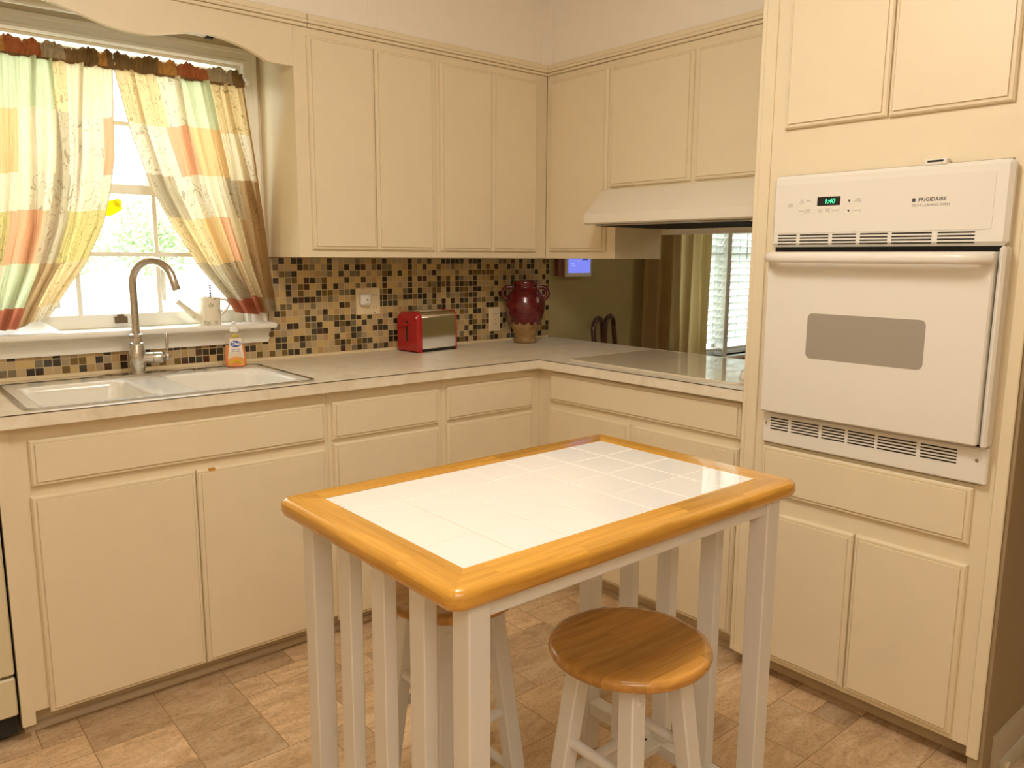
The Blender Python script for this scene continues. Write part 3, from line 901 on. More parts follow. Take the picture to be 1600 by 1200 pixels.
# ------------------------------------------------------------------ curtains
PAL = {'C': (.90, .82, .58, 0), 'c': (.90, .82, .60, 1), 'T': (.82, .64, .34, 1), 'M': (.66, .76, .50, 0), 'S': (.84, .42, .24, 0), 'O': (.84, .58, .27, 0), 'B': (.46, .29, .14, 1),
       'G': (.52, .44, .30, 1), 'W': (.88, .80, .60, 1), 'R': (.48, .10, .06, 0), 'Y': (.72, .62, .24, 1), 'K': (.30, .17, .08, 0)}
HPAL = {'R': (.42, .07, .018, 0), 'G': (.42, .35, .24, 0), 'B': (.17, .095, .035, 1), 'O': (.58, .26, .055, 0), 'K': (.12, .06, .025, 0)}
def lerp_curve(pts, t):
    for (t0, v0), (t1, v1) in zip(pts, pts[1:]):
        if t <= t1:
            k = (t - t0) / (t1 - t0) if t1 > t0 else 0
            k2 = k
            return v0 + (v1 - v0) * k2
    return pts[-1][1]

def make_curtain(label, le, re, cols, rows, table, hcols, zbot, folds, seed):
    rnd = random.Random(seed)
    o = thing('curtain', label, 'curtain', ((le[0][1] + re[0][1]) / 2, -.06, 1.94), group='patchwork kitchen curtains')
    ZT_, ZH = 1.966, 1.917
    ph = [rnd.uniform(0, 6.28) for _ in range(6)]
    creases = [rnd.uniform(.04, .30), rnd.uniform(.34, .52), rnd.uniform(.56, .72), rnd.uniform(.76, .90)]
    def fold(u, v):
        a = .009 + .019 * min(1, v * 1.5)
        s = math.sin(folds * 2 * PI * u + ph[0] + .6 * math.sin(2 * PI * u * 1.3 + ph[1])) * .6 + math.sin(folds * 1.7 * 2 * PI * u + ph[2] + v * 1.2) * .35
        g = (1.2 - 2.2 * abs(math.sin(folds * 1.9 * PI * u + ph[3])) ** .5) * math.exp(-v * 4.5)
        deep = sum(math.exp(-((u - c_ - .03 * math.sin(v * 4 + c_ * 20)) / .013) ** 2) for c_ in creases)
        return a * s + .009 * g - .030 * deep * (1 - .45 * v)
    nu, nv = 200, 150
    b = BM(); uvl = b.loops.layers.uv.new('UVMap'); cl = b.loops.layers.float_color.new('patch')
    grid = []
    W_ = abs(re[0][1] - le[0][1]) * 2.0
    for j in range(nv + 1):
        v = j / nv; row = []
        for i in range(nu + 1):
            u = i / nu
            xl, xr = lerp_curve(le, v), lerp_curve(re, v)
            x = xl + (xr - xl) * u + .004 * math.sin(folds * 2 * PI * u + v * 3 + ph[4]) * v
            zb = lerp_curve(zbot, u)
            z = ZH + (zb - ZH) * v
            row.append(b.verts.new((x, -.062 + fold(u, v), z)))
        grid.append(row)
    def patch(u, v):
        r = 0
        while r < len(rows) - 1 and v > rows[r] + .01 * math.sin(u * 9): r += 1
        cc = cols[r]; k = 0
        while k < len(cc) - 1 and u > cc[k]: k += 1
        return PAL[table[r][k]]
    for j in range(nv):
        for i in range(nu):
            f = b.faces.new((grid[j][i], grid[j][i + 1], grid[j + 1][i + 1], grid[j + 1][i]))
            col = patch((i + .5) / nu, (j + .5) / nv)
            e = .5 / nu
            if (i < 2 or i >= nu - 2): col = PAL['B']
            for lp, (du, dv) in zip(f.loops, ((0, 0), (1, 0), (1, 1), (0, 1))):
                lp[cl] = col; lp[uvl].uv = ((i + du) / nu * W_, (j + dv) / nv * .82)
    obj('panel', b, M['fabric'], o, smooth=180, keep=True)
    # gathered rod pocket with ruffle above
    nu, nv = 420, 16
    b = BM(); uvl = b.loops.layers.uv.new('UVMap'); cl = b.loops.layers.float_color.new('patch')
    xl, xr = le[0][1], re[0][1]
    fz = [rnd.uniform(0, 6.28) for _ in range(4)]
    def ruff(u): return .5 * math.sin(u * 43 + fz[0]) + .5 * math.sin(u * 71 + fz[1] + 2 * math.sin(u * 17)) + .35 * math.sin(u * 23 + fz[2])
    for side in (-1, 1):
        grid = []
        for j in range(nv + 1):
            v = j / nv; row = []
            for i in range(nu + 1):
                u = i / nu; rf = ruff(u)
                lump = .5 + .5 * math.sin(u * 37 + fz[3] + 1.6 * math.sin(u * 13 + fz[0]))
                top = 1.956 + .016 * lump ** .6 + .003 * math.sin(u * 140 + fz[1])
                z = top + (1.912 - top) * v + .002 * math.sin(u * 52 + fz[2]) * (1 if v > .9 else 0)
                # ruffle above, pinched where it is stitched, puffed pocket round the rod
                if v < .36: bulge = .002 + .013 * math.sin(PI * v / .36) ** .8 * lump
                else: bulge = .007 + .009 * math.sin(PI * min(1, (v - .36) / .60)) ** .7
                pleat = abs(math.sin(u * 88 + fz[0] + 2.2 * math.sin(u * 19 + fz[1]) + v * 2.5)) ** .6
                y = -.062 + side * (bulge * (.55 + .65 * pleat) + .0025) + .006 * rf * max(0, .4 - v)
                row.append(b.verts.new((xl + (xr - xl) * u + .004 * math.sin(u * 60 + fz[1]) * (1 - v), y, z)))
            grid.append(row)
        for j in range(nv):
            for i in range(nu):
                f = b.faces.new((grid[j][i], grid[j][i + 1], grid[j + 1][i + 1], grid[j + 1][i]))
                u = (i + .5) / nu; k = 0
                while k < len(hcols) - 1 and u > hcols[k][0]: k += 1
                col = HPAL[hcols[k][1]]
                if j >= nv - 2: col = HPAL['K']
                for lp, (du, dv) in zip(f.loops, ((0, 0), (1, 0), (1, 1), (0, 1))):
                    lp[cl] = col; lp[uvl].uv = ((i + du) / nu * W_, (j + dv) / nv * .05)
    obj('rod_pocket', b, M['fabric_double'], o, smooth=180, keep=True)
    return o

lc = [.34, .50, .61, .69, .93, 1]
make_curtain('patchwork curtain panel hanging nearly straight, its hem resting at the sill', [(0, -2.432), (.5, -2.46), (1, -2.50)], [(0, -2.001), (.35, -2.010), (.48, -2.027), (.62, -2.055), (.78, -2.115), (.92, -2.195), (1, -2.235)],
             [[.60, .69, 1], [.38, .61, .69, .92, 1], [.45, .60, .70, .92, 1], [.34, .58, .71, 1], [.36, .60, .78, 1], [.62, .80, 1]],
             [.19, .42, .56, .76, .93, 1], ['MTC', 'OCGWS', 'CcGWc', 'YSGY', 'CMBT', 'RBW'],
             [(.30, 'O'), (.53, 'R'), (.68, 'G'), (.90, 'B'), (.965, 'O'), (1, 'K')], [(0, 1.085), (.6, 1.085), (1, 1.125)], 5, 3)
make_curtain('patchwork curtain panel swept aside toward the wall cabinet', [(0, -1.997), (.25, -1.955), (.47, -1.898), (.62, -1.835), (.79, -1.755), (.93, -1.665), (1, -1.632)], [(0, -1.568), (.31, -1.531), (.6, -1.505), (1, -1.477)],
             [[.30, .45, .70, .86, 1], [.28, .46, .72, .86, 1], [.22, .48, .66, .80, 1], [.30, .52, .62, .74, 1], [.26, .48, .60, .70, 1], [.40, .62, .70, 1]],
             [.20, .40, .575, .77, .93, 1], ['TcMTT', 'WSOCW', 'GWCGB', 'TOSCB', 'GGBCB', 'RRBG'],
             [(.31, 'B'), (.46, 'O'), (.70, 'R'), (.90, 'G'), (1, 'B')], [(0, 1.110), (.4, 1.102), (1, 1.112)], 5, 11)
b = BM(); tube(b, [(-2.447, -.062, 1.934), (-1.553, -.062, 1.934)], .004, 12); tube(b, [(-2.452, -.062, 1.938), (-2.440, -.062, 1.938)], .011, 14); tube(b, [(-1.560, -.062, 1.938), (-1.549, -.062, 1.938)], .011, 14)
for x in (-2.449, -1.5515): box(b, (x - .004, x + .004), (-.066, -.010), (1.930, 1.946))
tag(obj('curtain_rod', b, M['trim']), 'slim white curtain rod threaded through both patchwork curtains', 'rod')
# white sheet lying on the sill beneath the straight curtain
def make_sheet():
    b = BM(); nu, nv = 30, 14; g = []
    for j in range(nv + 1):
        row = []
        for i in range(nu + 1):
            u, v = i / nu, j / nv
            x = -2.44 + .215 * u + .012 * v; y = -.005 - .072 * v + .004 * math.sin(u * 11)
            z = 1.0705 + .028 * (1 - v) ** 2 * (.6 + .4 * math.sin(u * 9 + 1)) + .008 * abs(math.sin(u * 6 + v * 3)) * (1 - .9 * v)
            row.append(b.verts.new((x, y, z)))
        g.append(row)
    for j in range(nv):
        for i in range(nu): b.faces.new((g[j][i], g[j][i + 1], g[j + 1][i + 1], g[j + 1][i]))
    tag(obj('cloth_sheet', b, M['sheer_white'], smooth=180, keep=True), 'thin crumpled white sheet lying on the window sill under the curtain hem', 'cloth')
make_sheet()

# ------------------------------------------------------------------ outlets
o = thing('switch_plate', 'square ivory double outlet plate on the mosaic beside the window', 'outlet', (-1.045, -.007, 1.13))
b = BM(); box(b, (-1.105, -.990), (-.0125, -.0071), (1.074, 1.188), .003); obj('plate', b, M['plate'], o)
b = BM()
for z in (1.105, 1.157):
    b = BM(); prism(b, rrect(-1.032, -1.004, z - .014, z + .014, .010), lambda a, zz, d: (a, -.0125 - d, zz), 0, .001)
    so_ = obj('socket', b, M['plate'], o)
    for x in (-1.024, -1.012):
        b = BM(); box(b, (x - .0012, x + .0012), (-.0139, -.0130), (z - .004, z + .004)); obj('slot', b, M['dark'], so_)
for x, z in ((-1.075, 1.183), (-1.018, 1.083)):
    b = BM(); box(b, (x - .002, x + .002), (-.0137, -.012), (z - .002, z + .002)); obj('screw', b, M['dark'], o)
o = thing('plug_in_sensor', 'white rounded square plug-in device on the outlet plate', 'device', (-1.07, -.0126, 1.14))
b = BM(); box(b, (-1.096, -1.047), (-.040, -.0127), (1.115, 1.164), .009, 3); obj('housing', b, M['plate_white'], o)
b = BM(); box(b, (-1.087, -1.056), (-.046, -.0385), (1.124, 1.155), .005, 2); obj('cover', b, M['plate_white'], o)
b = BM(); lathe(b, [(.0035, 0), (.0035, .0012)], (0, 0, 0), 16); b.transform(Matrix.Translation((-1.0715, -.0460, 1.139)) @ Matrix.Rotation(PI / 2, 4, 'X')); obj('sensor', b, M['dark'], o)

o = thing('outlet', 'ivory duplex outlet plate between the toaster and the red vase', 'outlet', (-.360, -.007, 1.02))
b = BM(); box(b, (-.394, -.326), (-.0125, -.0071), (.966, 1.080), .003); obj('plate', b, M['plate'], o)
b = BM()
for z in (1.000, 1.046):
    b = BM(); prism(b, rrect(-.377, -.343, z - .014, z + .014, .010), lambda a, zz, d: (a, -.0125 - d, zz), 0, .0015)
    so_ = obj('socket', b, M['plate'], o)
    for x in (-.366, -.354):
        b = BM(); box(b, (x - .0012, x + .0012), (-.0145, -.0135), (z - .003, z + .005)); obj('slot', b, M['dark'], so_)
b = BM(); box(b, (-.362, -.358), (-.0137, -.012), (1.021, 1.025)); obj('screw', b, M['dark'], o)

# ------------------------------------------------------------------ toaster
def make_toaster():
    c = (-.905, -.170, .9142); rz = math.radians(8)
    o = thing('toaster', 'red two-slice toaster with chrome side on the worktop', 'toaster', c, rz)
    MT = Matrix.Translation(c) @ Matrix.Rotation(rz, 4, 'Z')
    def T(b): b.transform(MT); return b
    Wt, D, H = .238, .140, .172
    def section(inset, h, z0=.0):     # (y, z) rounded top section
        y0, y1 = inset, D - inset; r = .030
        pts = [(y0, z0), (y1, z0)]
        for k in range(7): t = math.radians(15 * k); pts.append((y1 - r + r * math.cos(t), h - r + r * math.sin(t)))
        for k in range(7): t = math.radians(90 + 15 * k); pts.append((y0 + r + r * math.cos(t), h - r + r * math.sin(t)))
        return pts
    b = BM(); prism(b, section(.002, H, .014), lambda y, z, d: (d, y, z), .022, Wt - .012); obj('shell', T(b), M['chrome'], o).__setitem__('label', 'polished chrome shell')
    def cap(x0, x1, bulge):
        b = BM(); prev = None
        xs = [x0, x0 + bulge, x1] if bulge > 0 else [x1, x1 + bulge, x0]
        secs = [section(.008, H - .006, .006), section(0, H + .002, 0), section(0, H + .002, 0)]
        for x, s in zip(xs, secs):
            ring = [b.verts.new((x, y, z)) for y, z in s]
            if prev:
                for k in range(len(ring)): b.faces.new((prev[k], prev[(k + 1) % len(ring)], ring[(k + 1) % len(ring)], ring[k]))
            else: b.faces.new(ring)
            prev = ring
        b.faces.new(prev[::-1])
        return b
    b = cap(0, .024, .014); e1 = obj('end_cap', T(b), M['red'], o)
    b = cap(Wt - .014, Wt, -.010); obj('end_cap', T(b), M['red'], o)
    b = BM(); box(b, (-.014, .004), (.052, .090), (.112, .126), .004, 2); obj('lever', T(b), M['red'], o)
    b = BM(); box(b, (-.0012, .003), (.066, .074), (.045, .135)); obj('lever_slot', T(b), M['dark'], o)
    b = BM(); lathe(b, [(.012, 0), (.012, .006), (.010, .008)], (0, 0, 0), 20); b.transform(Matrix.Translation((.002, .070, .034)) @ Matrix.Rotation(-PI / 2, 4, 'Y')); obj('dial', T(b), M['red'], o)
    for y in (.040, .078):
        b = BM(); box(b, (.045, Wt - .030), (y, y + .024), (H - .0008, H + .0006)); obj('bread_slot', T(b), M['dark'], o)
    for y in (.034, .069, .105):
        b = BM(); tube(b, [(.040, y, H + .001), (.20, y, H + .001)], .0018, 8); obj('slot_rail', T(b), M['chrome'], o)
    b = BM(); box(b, (.02, Wt - .01), (.006, D - .006), (.004, .0145)); obj('base', T(b), M['black'], o)
make_toaster()

# ------------------------------------------------------------------ vase
def make_vase():
    c = Vector((-.262, -.122, .9142))
    o = thing('vase', 'red glazed two-handled pottery vase with bare tan foot', 'vase', c)
    S = [(.050, 0), (.054, .004), (.054, .010), (.049, .022), (.051, .036), (.058, .055), (.067, .078), (.074, .098), (.083, .118), (.091, .145), (.0945, .170), (.093, .195), (.085, .222), (.071, .245), (.060, .256), (.0545, .263), (.0535, .270), (.058, .276), (.060, .284), (.058, .292), (.052, .295), (.046, .292), (.044, .280), (.044, .262)]
    seg = 64; zf = .088
    def scal(k): return .012 * abs(math.sin(k / seg * PI * 9)) - .004
    b = BM(); lathe(b, S, c, seg, cap_top=True)
    for v in b.verts: pass
    clay = BM(); glaze = BM()
    # faces below the scalloped line are bare clay
    lay = []
    # refine near the boundary
    fine = []
    for (r0, z0), (r1, z1) in zip(S, S[1:]):
        n = max(1, int(abs(z1 - z0) / .004))
        for k in range(n): fine.append((r0 + (r1 - r0) * k / n, z0 + (z1 - z0) * k / n))
    fine.append(S[-1]); b.free()
    b = BM(); lathe(b, fine, c, seg * 2, cap_top=True)
    obj_mats = (M['vase_glaze'], M['clay'])
    bmesh.ops.recalc_face_normals(b, faces=b.faces[:])
    for f in b.faces:
        m = f.calc_center_median() - c; k = (math.atan2(m.y, m.x) / (2 * PI)) * 64
        inner = m.z > .25 and (m.x ** 2 + m.y ** 2) ** .5 < .050
        f.material_index = 1 if (m.z < zf + .016 - .016 * abs(math.sin(k / 64 * PI * 12)) and not inner) else 0
    b.transform(ORG[o.name].inverted())
    me = bpy.data.meshes.new('body'); b.to_mesh(me); b.free()
    for m in obj_mats: me.materials.append(m)
    for p in me.polygons: p.use_smooth = True
    bo = link('body', me, o); bo['label'] = 'red glazed body with unglazed tan scalloped foot'
    R_ = Vector((.763, -.646, 0)).normalized()
    for s in (-1, 1):
        b = BM(); pts = []
        for k in range(15):
            t = math.radians(118 - 235 * k / 14)
            pts.append(c + R_ * s * (.078 + .030 * math.cos(t)) + Vector((0, 0, .236 + .030 * math.sin(t))))
        tube(b, pts, [.010] + [.0095] * 13 + [.011], 12); obj('handle', b, M['vase_glaze'], o, smooth=80)
make_vase()

# ------------------------------------------------------------------ cooktop
def make_cooktop():
    o = thing('cooktop', 'pale glass ceramic cooktop set in the worktop beneath the hood', 'cooktop', (-.3, -1.12, .914))
    b = BM(); prism(b, rrect(-.556, -.030, -1.520, -.722, .015), lambda x, y, d: (x, y, d), .9143, .9195); obj('glass', b, M['cooktop'], o)
    for x, y, r in ((-.41, -.905, .095), (-.17, -.90, .075), (-.40, -1.235, .075), (-.165, -1.225, .095)):
        b = BM(); seg = 48
        for rr in (r, r - .012):
            A = [[b.verts.new((x + q * math.cos(2 * PI * k / seg), y + q * math.sin(2 * PI * k / seg), .9199)) for k in range(seg)] for q in (rr, rr - .0016)]
            for k in range(seg): b.faces.new((A[0][k], A[0][(k + 1) % seg], A[1][(k + 1) % seg], A[1][k]))
        obj('burner_ring', b, M['ink_soft'], o)
    for x in (-.445, -.345, -.245, -.145):
        b = BM(); lathe(b, [(.021, 0), (.021, .004), (.0185, .006), (.0175, .022), (.015, .025)], (x, -1.462, .9197), 24); box(b, (x - .004, x + .004), (-1.478, -1.446), (.9395, .9485), .002); obj('knob', b, M['plate_white'], o)
make_cooktop()

# ------------------------------------------------------------------ range hood
def make_hood():
    y = (-1.582, -.738)
    o = thing('range_hood', 'cream white under-cabinet range hood above the cooktop', 'hood', (-.25, -1.16, 1.45))
    prof = [(-.002, 1.586), (-.375, 1.586), (-.400, 1.576), (-.490, 1.492), (-.500, 1.486), (-.500, 1.452), (-.494, 1.447), (-.002, 1.447)]
    b = BM(); prism(b, prof, lambda x, z, d: (x, d, z), y[0], y[1])
    obj('canopy', b, M['hood'], o, smooth=25)
    b = BM(); box(b, (-.47, -.04), (y[0] + .03, y[1] - .03), (1.440, 1.4475), .002); obj('filter', b, M['oven_glass'], o)
    b = BM()
    for k in range(34): box(b, (-.46, -.05), (y[0] + .04 + k * .0225, y[0] + .048 + k * .0225), (1.4385, 1.4402))
    obj('filter_mesh', b, M['dark'], o)

make_hood()

# ------------------------------------------------------------------ wall oven
def make_oven():
    o = thing('wall_oven', 'white built-in wall oven with green clock display', 'oven', (-.4, -1.967, .77))
    b = BM(); box(b, (-.645, -.03), (-2.268, -1.670), (.772, 1.550)); obj('body', b, M['dark'], o)
    fo = side_run(-.640)
    # control panel housing with rounded border
    b = BM(); fbox(b, fo, (-2.282, -1.668), (0, .032), (1.352, 1.550), .010)
    cp = obj('control_panel', b, M['enamel_soft'], o)
    fp = side_run(-.672)
    b = BM(); prism(b, rrect(-2.246, -1.680, 1.3905, 1.524, .003), lambda a, z, d: (-.672 - d, a, z), 0, .0012); obj('fascia', b, M['enamel'], cp)
    def slots(z0, dz, n, groups, xface, t=.0036):
        b = BM()
        for a0, a1 in groups:
            for k in range(n): box(b, (xface - .0006, xface + .001), (a0, a1), (z0 + k * dz - t / 2, z0 + k * dz + t / 2))
        return b
    ya, yb = -1.692, -2.236
    cuts = [0, .105, .125, .280, .300, .422, .442, .575, .595, .775, .800, .955]
    gr = [(ya + (yb - ya) * cuts[i], ya + (yb - ya) * cuts[i + 1]) for i in range(0, 12, 2)]
    obj('vent', slots(1.3600, .0082, 4, gr, -.672), M['black'], cp)
    # display
    P = lambda a, z, d: (-.6733 - d, a, z)                          # text plane: +a in text runs to -y
    TP = lambda ya_, z_: (lambda a, z, d: (-.6734 - d, ya_ - a, z_ + z))
    b = BM(); box(b, (-.6742, -.672), (-1.872, -1.806), (1.462, 1.486), .0008)
    t = text_bm('1:40', .0175, lambda a, z, d: (-.6744 - d, -1.843 - (a + z * .18), 1.4735 + z), True, .0002, .0003)
    d_ = obj('display', [(b, M['black']), (t, M['digits'])], None, cp, smooth=0); d_['label'] = 'black clock display reading 1:40 in green'
    def button(y, z, lines, sym=None):
        b = BM(); prism(b, [(y + .0105 * math.cos(k * PI / 12), z + .0085 * math.sin(k * PI / 12)) for k in range(24)], lambda a, zz, d: (-.6732 - d, a, zz), 0, .0006)
        parts = [(b, M['enamel_soft'])]
        if sym:
            s = BM(); k = 1 if sym == 'up' else -1
            prism(s, [(y - .0035, z - .003 * k), (y + .0035, z - .003 * k), (y, z + .0045 * k)], lambda a, zz, d: (-.6740 - d, a, zz), 0, .0003); parts.append((s, M['ink']))
        n = len(lines)
        for i, tx in enumerate(lines):
            parts.append((text_bm(tx, .0052, lambda a, zz, d, zo=z + (n - 1) * .0028 - i * .0056: (-.6739 - d, y - a, zo + zz), True, .0001), M['ink_soft']))
        obj('button', parts, None, cp, smooth=0)
    button(-1.726, 1.467, ['OVEN', 'LIGHT']); button(-1.760, 1.477, ['PRE', 'HEAT']); button(-1.781, 1.477, ['BAKE'])
    button(-1.760, 1.450, ['CLEAN']); button(-1.780, 1.450, ['BROIL', 'HI/LO'])
    button(-1.816, 1.449, ['COOK', 'TIME']); button(-1.838, 1.449, ['STOP', 'TIME']); button(-1.860, 1.449, ['CLOCK'])
    button(-1.897, 1.473, [], 'up'); button(-1.920, 1.473, ['TIMER', 'ON/OFF']); button(-1.897, 1.446, [], 'down'); button(-1.920, 1.446, ['CANCEL'])
    t = text_bm('FRIGIDAIRE', .0130, lambda a, z, d: (-.6733 - d, -2.108 - a, 1.4655 + z), True, .0002, .0002)
    t2 = text_bm('SELF-CLEANING OVEN', .0088, lambda a, z, d: (-.6733 - d, -2.105 - a, 1.452 + z), True, .0002)
    s = BM(); box(s, (-.6736, -.672), (-2.068, -2.060), (1.461, 1.470)); 
    lt = obj('lettering', [(t, M['ink']), (t2, M['ink_soft']), (s, M['ink'])], None, cp, smooth=0)
    # latch slot on the top edge
    b = BM(); box(b, (-.668, -.645), (-2.132, -2.080), (1.5485, 1.563), .002); ls = obj('latch_housing', b, M['enamel_soft'], o)
    b = BM(); box(b, (-.6690, -.667), (-2.124, -2.087), (1.555, 1.5595)); obj('slot', b, M['black'], ls)
    # side trim and door
    b = BM(); fbox(b, fo, (-2.286, -2.271), (0, .046), (.868, 1.351), .006); obj('side_trim', b, M['enamel_soft'], o)
    fd = side_run(-.648)
    b = BM(); fbox(b, fd, (-2.267, -1.677), (.004, .046), (.874, 1.338), .004)
    dr = obj('oven_door', b, M['enamel'], o)
    b = BM(); prism(b, rrect(-2.128, -1.812, 1.045, 1.170, .014), lambda a, z, d: (-.694 - d, a, z), 0, .0012); w = obj('door_window', b, M['oven_glass'], dr); w['label'] = 'grey tinted oven window'
    b = BM(); hp = []
    for k in range(21):
        u = k / 20; a = -1.684 - .576 * u; e = min(u, 1 - u) / .07
        hp.append((a, .010 + .036 * min(1, math.sin(min(1, e) * PI / 2))))
    pts = [(-.690 - d, a, 1.322) for a, d in hp]
    tube(b, pts, [.0125] * 21, 16)
    for v in b.verts: v.co.z = 1.322 + (v.co.z - 1.322) * 1.15
    obj('handle', b, M['enamel'], dr, smooth=60)
    # lower vent panel
    b = BM(); fbox(b, fo, (-2.286, -1.668), (0, .020), (.774, .866), .004)
    lp = obj('lower_panel', b, M['enamel_soft'], o)
    gr2 = [(ya - .004 + (yb - ya + .004) * cuts[i], ya - .004 + (yb - ya) * cuts[i + 1]) for i in range(0, 12, 2)]
    obj('vent', slots(.818, .0082, 5, gr2, -.660), M['black'], lp)
    for yy in (-1.681, -2.262):
        b = BM(); tube(b, [(-.661, yy, .834), (-.6625, yy, .834)], .004, 14); obj('screw', b, M['rim'], lp)
make_oven()

# ================================================================== TABLE
def make_table():
    cx, cy, Lx, Wy, H = -1.690, -1.8345, .904, .583, .860
    o = thing('tile_top_table', 'small high table with white tile top and honey oak edging', 'table', (cx, cy, 0))
    x0, x1, y0, y1 = cx - Lx / 2, cx + Lx / 2, cy - Wy / 2, cy + Wy / 2
    w = .0683; T_ = .036
    # oak border: rounded profile swept round, mitred; long and short boards separate
    prof = [(w, 0, H - .012), (w, 0, H)]
    def edge(side):
        pr_ = [(w, H - .018), (w, H), (.0135, H), (.011, H - .0004), (.005, H - .003), (.0012, H - .009), (0, H - .016), (.0015, H - .025), (.006, H - .032), (.014, H - .036), (w, H - .036)]
        b = BM(); rows = []
        rc = .030
        for i, z in pr_:
            if side == 'x0': a, c = (x0 + i, y0 + i, z), (x0 + i, y1 - i, z)
            if side == 'x1': a, c = (x1 - i, y0 + i, z), (x1 - i, y1 - i, z)
            if side == 'y0': a, c = (x0 + i, y0 + i, z), (x1 - i, y0 + i, z)
            if side == 'y1': a, c = (x0 + i, y1 - i, z), (x1 - i, y1 - i, z)
            n = 60; row = []
            for k in range(n + 1):
                t = k / n
                p = Vector(a).lerp(Vector(c), t)
                row.append(p)
            rows.append(row)
        # round the plan corners
        def rnd_(p):
            dx = min(p.x - x0, x1 - p.x); dy = min(p.y - y0, y1 - p.y)
            if dx < rc and dy < rc:
                q = Vector((rc - dx, rc - dy)); m = max(q.x, q.y); l = q.length
                if l > 1e-9:
                    s = m / l; nx, ny = rc - q.x * s, rc - q.y * s
                    p = Vector((x0 + nx if p.x < cx else x1 - nx, y0 + ny if p.y < cy else y1 - ny, p.z))
            return p
        V = [[b.verts.new(rnd_(p)) for p in row] for row in rows]
        m = len(V)
        for i in range(m):
            A, B = V[i], V[(i + 1) % m]
            for k in range(len(A) - 1): b.faces.new((A[k], A[k + 1], B[k + 1], B[k]))
        b.faces.new([V[i][0] for i in range(m)]); b.faces.new([V[i][-1] for i in range(m)][::-1])
        return b
    for s in ('x0', 'x1'): obj('edge_board', edge(s), M['wood_y'], o, smooth=40).__setitem__('label', 'short honey oak edge board')
    for s in ('y0', 'y1'): obj('edge_board', edge(s), M['wood_x'], o, smooth=40).__setitem__('label', 'long honey oak edge board')
    ix0, ix1, iy0, iy1 = x0 + w, x1 - w, y0 + w, y1 - w
    b = BM(); box(b, (ix0 - .001, ix1 + .001), (iy0 - .001, iy1 + .001), (H - .020, H - .0012)); obj('grout_bed', b, M['grout_light'], o, smooth=0)
    nx, ny = 7, 4; b = BM()
    tx, ty = (ix1 - ix0) / nx, (iy1 - iy0) / ny
    for i in range(nx):
        for j in range(ny):
            box(b, (ix0 + i * tx + .0012, ix0 + (i + 1) * tx - .0012), (iy0 + j * ty + .0012, iy0 + (j + 1) * ty - .0012), (H - .008, H - .0002), .0012)
    obj('tile_top', b, M['tile_white'], o, smooth=0)
    # legs
    lx = ((-2.102, -2.061), (-1.332, -1.287)); ly = ((-2.109, -2.066), (-1.613, -1.570)); zt = H - .036
    for a in lx:
        for c in ly:
            b = BM(); box(b, a, c, (0, zt), .0025)
            obj('leg', b, M['table_white'], o)
    b = BM(); tube(b, [(-2.0965, -2.087, zt - .022), (-2.0945, -2.087, zt - .022)], .0065, 14)
    h = obj('bolt_hole', b, M['dark'], o)
    for y in (-2.094, -1.589):
        b = BM(); box(b, (lx[0][1], lx[1][0]), (y - .010, y + .010), (zt - .027, zt), .002); obj('apron', b, M['table_white'], o)
    for i, a in enumerate(lx):
        xm = (a[0] + a[1]) / 2
        b = BM(); box(b, (xm - .010, xm + .010), (ly[0][1], ly[1][0]), (zt - .018, zt), .002); obj('apron', b, M['table_white'], o)
        b = BM(); box(b, (xm - .020, xm + .020), (ly[0][1], ly[1][0]), (.115, .150), .003); obj('foot_rail', b, M['table_white'], o)
        for yc in (-1.721, -1.839, -1.960):
            b = BM(); s0 = a[0] + .007 if i == 0 else a[0] + .011
            box(b, (s0, s0 + .026), (yc - .0215, yc + .0215), (.150, zt), .002); obj('slat', b, M['table_white'], o)
    b = BM(); box(b, (lx[0][1] - .003, lx[1][0] + .006), (-1.856, -1.786), (.132, .152), .003); st = obj('stretcher', b, M['table_white'], o)
    for xx in (lx[1][0] - .012, lx[0][1] + .012):
        b = BM(); tube(b, [(xx, -1.821, .1515), (xx, -1.821, .1526)], .004, 12); obj('screw', b, M['dark'], st)
make_table()

